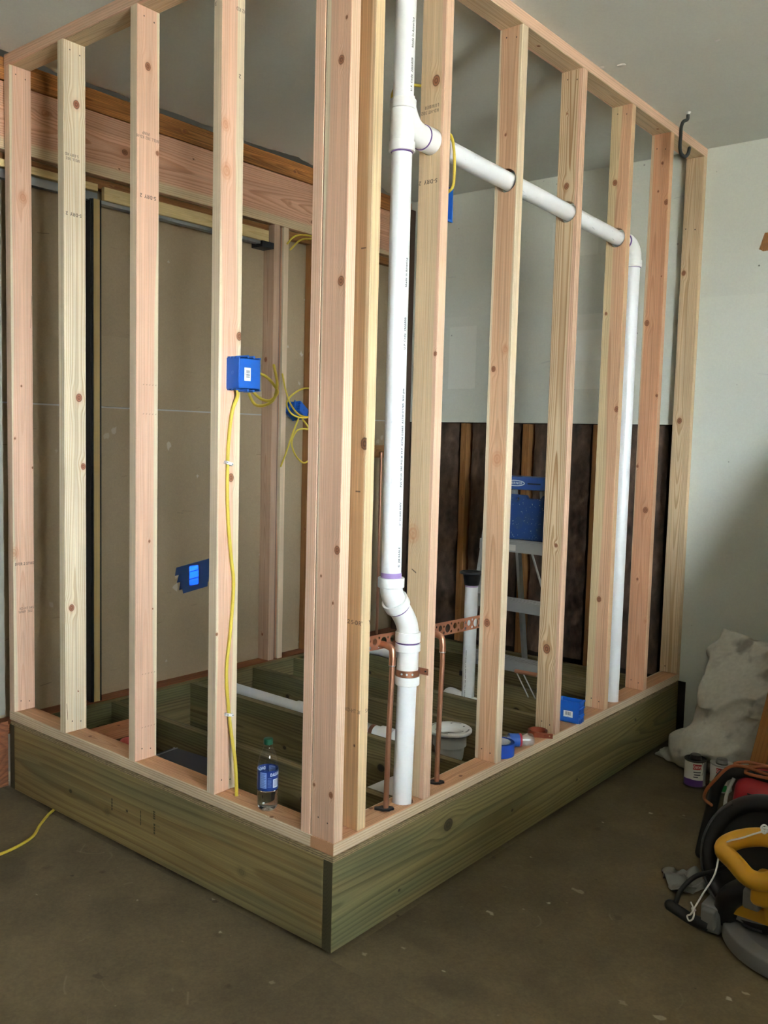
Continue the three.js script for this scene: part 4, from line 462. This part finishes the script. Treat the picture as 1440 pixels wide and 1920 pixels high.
// ---------------------------------------------------------------- cans
function can(label, x, z, turn, draw, lidCol) {
  const t = thing('primer_can', label, 'can', [x, 0, z], 'small cement cans by the sack'); t.rotation.y = turn; const c = canvas(1024, 256), cx = c.getContext('2d'); draw(cx);
  part('body', new THREE.CylinderGeometry(0.046, 0.046, 0.108, 48, 1, true).translate(0, 0.06, 0), std(0xffffff, 0.4, { map: ctex(c) }), t);
  part('rim', [lathe([[0, 0.0005], [0.046, 0.0005], [0.0475, 0.003], [0.046, 0.0065], [0.044, 0.006]], 48), lathe([[0.046, 0.113], [0.0478, 0.116], [0.0475, 0.119], [0.045, 0.12], [0.043, 0.116], [0, 0.115]], 48)], std(lidCol, 0.35, { metalness: 0.7 }), t);
  const n = part('cap', lathe([[0.0, 0.137], [0.021, 0.137], [0.0225, 0.135], [0.0225, 0.126], [0.025, 0.124], [0.026, 0.115], [0, 0.115]], 36), std(lidCol, 0.3, { metalness: 0.7 }), t); for (let k = 0; k < 10; k++) { const a = k * 0.628; part('cap_rib', box(-0.001, 0.001, 0.126, 0.135, 0.0222, 0.0236).rotateY(a), std(lidCol, 0.3, { metalness: 0.7 }), n); } return t;
}
const canArt = (low, panel) => x => { x.fillStyle = '#d9d6cf'; x.fillRect(0, 0, 1024, 256); x.fillStyle = low; x.beginPath(); x.moveTo(0, 180); x.lineTo(520, 205); x.lineTo(1024, 180); x.lineTo(1024, 256); x.lineTo(0, 256); x.fill(); for (const o of [0, 512]) { x.fillStyle = '#b3202a'; x.fillRect(o + 40, 18, 130, 56); x.fillStyle = '#f0d8d4'; x.font = 'bold 46px sans-serif'; x.fillText('Oatey', o + 42, 62); x.strokeStyle = '#2f3136'; x.lineWidth = 7; x.beginPath(); x.arc(o + 120, 70, 88, -0.9, 0.8); x.stroke(); x.fillStyle = '#3b3c42'; x.fillRect(o + 50, 96, 110, 12); x.fillRect(o + 60, 122, 96, 12); x.fillRect(o + 50, 148, 70, 9); x.fillStyle = panel; x.fillRect(o + 210, 4, 160, 248); x.fillStyle = 'rgba(70,70,74,0.5)'; for (let y = 16; y < 236; y += 9) x.fillRect(o + 222, y, 120 + (y * 5) % 20, 3); } };
can('small cement can with purple band on its label', 0.293, -2.035, -0.1, canArt('#5d3a86', '#8f9093'), lin(0.1, 0.09, 0.09));
can('small cement can with green band and silver lid', 0.398, -2.06, -0.4, canArt('#1f8f4a', '#b9bab6'), lin(0.4, 0.4, 0.38));
// leaning scrap boards at the right edge
{ const m = woodMat({ early: [188, 132, 74], late: [160, 104, 54], seed: 421, H: 512, len: 0.8, contrast: 0.5, knots: [] }); const b = thing('scrap_board', 'orange-brown scrap boards leaning at the right edge beside the sack', 'board'); for (const [dx, dz] of [[0, 0], [0.034, 0.012]]) { const o = part('board', timber(0.032, 0.78, 0.06), m, b); o.position.set(0.6 + dx, 0.4, -1.97 + dz); o.rotation.set(-0.12, 0, -0.15); } }
// ---------------------------------------------------------------- red tool with cord
{ const t = thing('portable_compressor', 'red vented power tool in a black carrying frame under an orange cord', 'power tool'); const red = std(lin(0.36, 0.02, 0.025), 0.45);
  const body = part('shroud', new RoundedBoxGeometry(0.42, 0.2, 0.22, 5, 0.05), red, t); body.position.set(0.875, 0.225, -1.42); body.rotation.z = -0.1;
  for (let c = 0; c < 5; c++) for (let r = 0; r < 6; r++) part('vent_slot', box(-0.155 + c * 0.06, -0.125 + c * 0.06, 0.055 - r * 0.016, 0.06 - r * 0.016, 0.1095, 0.1115), black, body);
  part('seal_strip', tube([[0.672, 0.33, -1.335], [0.655, 0.27, -1.32], [0.656, 0.2, -1.315], [0.675, 0.14, -1.32]], 0.006, 30, 10), std(lin(0.4, 0.39, 0.36), 0.6), t);
  part('frame_tube', capped([[0.568, 0.022, -1.35], [0.59, 0.165, -1.355], [0.612, 0.289, -1.36], [0.634, 0.325, -1.365], [0.70, 0.343, -1.37], [0.95, 0.348, -1.38], [1.1, 0.34, -1.38], [1.14, 0.3, -1.38], [1.15, 0.022, -1.38]], 0.0205, 120, 16), std(lin(0.006, 0.006, 0.006), 0.55), t);
  part('tank', new THREE.CapsuleGeometry(0.075, 0.3, 8, 24).rotateZ(Math.PI / 2).translate(0.88, 0.08, -1.42), std(lin(0.015, 0.015, 0.016), 0.4), t); }
{ const t = solo('extension_cord', [...capped([[1.12, 0.385, -1.36], [0.95, 0.383, -1.34], [0.79, 0.376, -1.325], [0.70, 0.384, -1.32], [0.662, 0.374, -1.315], [0.62, 0.322, -1.305], [0.588, 0.268, -1.30], [0.586, 0.243, -1.30], [0.61, 0.225, -1.305]], 0.0056, 120, 10), ...capped([[1.12, 0.376, -1.40], [0.9, 0.379, -1.385], [0.76, 0.385, -1.36], [0.69, 0.378, -1.34], [0.665, 0.376, -1.35], [0.70, 0.383, -1.38], [0.8, 0.378, -1.40], [1.12, 0.382, -1.42]], 0.0056, 120, 10), ...capped([[1.12, 0.392, -1.33], [0.9, 0.388, -1.31], [0.78, 0.37, -1.305], [0.71, 0.366, -1.325], [0.76, 0.392, -1.345], [0.95, 0.393, -1.36], [1.12, 0.39, -1.38]], 0.0056, 120, 10)], std(lin(0.3, 0.085, 0.025), 0.6), 'orange extension cord coiled over the red tool', 'cord'); }
// ---------------------------------------------------------------- chop saw
{ const t = thing('chop_saw', 'yellow and black chop saw tied with white string on the floor', 'chop saw'); const yel = std(lin(0.62, 0.3, 0.012), 0.45), grey = std(lin(0.27, 0.275, 0.27), 0.5, { metalness: 0.4 }), blk = std(lin(0.007, 0.007, 0.0075), 0.5);
  part('base', [lathe([[0, 0.002], [0.24, 0.002], [0.25, 0.008], [0.25, 0.048], [0.244, 0.054], [0.2, 0.056], [0.19, 0.044], [0, 0.044]], 80).translate(1.03, 0, -0.98)], grey, t);
  part('fence', [rbox(0.74, 0.80, 0.008, 0.092, -0.96, -0.86, 0.006), rbox(0.79, 0.93, 0.056, 0.082, -0.93, -0.895, 0.004), rbox(0.75, 0.79, 0.03, 0.086, -0.875, -0.835, 0.004)], grey, t);
  const n = V(-0.05, 0.3, 0.95).normalize(), guard = part('blade_guard', lathe([[0.0, -0.035], [0.16, -0.036], [0.19, -0.03], [0.201, -0.014], [0.203, 0.006], [0.196, 0.026], [0.18, 0.036], [0.163, 0.034], [0.152, 0.02], [0.15, 0.004], [0.0, 0.002]], 72), blk, t); guard.quaternion.setFromUnitVectors(V(0, 1, 0), n); guard.position.set(0.892, 0.222, -0.98);
  part('guard_rim', new THREE.TorusGeometry(0.19, 0.004, 8, 60, 2.6).rotateX(-Math.PI / 2).rotateY(2.2).translate(0, 0.033, 0), std(lin(0.05, 0.05, 0.052), 0.4), guard);
  part('arm', capped([[0.80, 0.06, -0.9], [0.82, 0.13, -0.88], [0.90, 0.2, -0.87]], 0.035, 30, 16), blk, t);
  part('handle', [tube([[0.805, 0.293, -0.835], [0.83, 0.318, -0.86], [0.91, 0.345, -0.88], [0.98, 0.345, -0.86], [1.0, 0.31, -0.8], [0.96, 0.27, -0.775], [0.90, 0.25, -0.79], [0.845, 0.272, -0.815]], 0.027, 90, 16, true)], yel, t);
  part('handle_grip', [rbox(0.90, 1.02, 0.175, 0.262, -0.87, -0.78, 0.018)], yel, t);
  part('motor', [new THREE.CylinderGeometry(0.075, 0.075, 0.16, 36).rotateX(Math.PI / 2).rotateY(0.3).translate(0.98, 0.16, -0.92)], yel, t);
  part('lower_guard', ext([[0.79, 0.085], [0.95, 0.085], [0.95, 0.13], [0.86, 0.135], [0.80, 0.12]], 0.03, [], 0.004).translate(0, 0, -0.9), yel, t);
  part('gear_case', rbox(0.87, 0.92, 0.14, 0.2, -0.875, -0.82, 0.01), grey, t);
  part('lock_lever', [tube([[0.648, 0.055, -0.852], [0.68, 0.05, -0.845], [0.72, 0.042, -0.84], [0.77, 0.036, -0.845]], 0.017, 30, 14), new THREE.SphereGeometry(0.017, 14, 10).translate(0.648, 0.055, -0.852)], blk, t);
  part('power_cable', tube([[0.664, 0.065, -0.86], [0.67, 0.1, -0.88], [0.70, 0.14, -0.92], [0.76, 0.175, -0.93], [0.79, 0.2, -0.935]], 0.0075, 40, 12), blk, t);
  part('string', capped([[1.0, 0.39, -0.86], [0.93, 0.385, -0.84], [0.86, 0.345, -0.835], [0.808, 0.31, -0.825], [0.795, 0.223, -0.80], [0.765, 0.155, -0.80], [0.743, 0.105, -0.805], [0.728, 0.072, -0.81], [0.716, 0.06, -0.815], [0.722, 0.048, -0.815], [0.735, 0.06, -0.81], [0.738, 0.09, -0.808], [0.728, 0.11, -0.808]], 0.0026, 160, 8), white, t);
  part('knot', [new THREE.TorusKnotGeometry(0.008, 0.003, 40, 8).translate(0.918, 0.387, -0.835), new THREE.TorusKnotGeometry(0.004, 0.0022, 40, 8).translate(0.737, 0.092, -0.807)], white, t); }
// crumpled foil tape by the saw
{ const g = new THREE.PlaneGeometry(0.13, 0.16, 18, 22).rotateX(-Math.PI / 2), p = g.attributes.position; for (let i = 0; i < p.count; i++) { const x = p.getX(i), z = p.getZ(i), c = Math.abs(fbm(x * 22, z * 18, 61, 3) - 0.5) * 0.09 + 0.002; p.setXYZ(i, x + (vn(x * 40, z * 40, 62) - 0.5) * 0.02, c, z + (vn(x * 40, z * 40, 63) - 0.5) * 0.02); } g.computeVertexNormals();
  solo('foil_scrap', g, std(lin(0.2, 0.2, 0.185), 0.35, { metalness: 0.6, side: THREE.DoubleSide }), 'crumpled silver foil scrap on the concrete beside the saw', 'foil', [0.595, 0, -1.13]).rotation.y = 0.6; }
renderer.render(scene, camera);
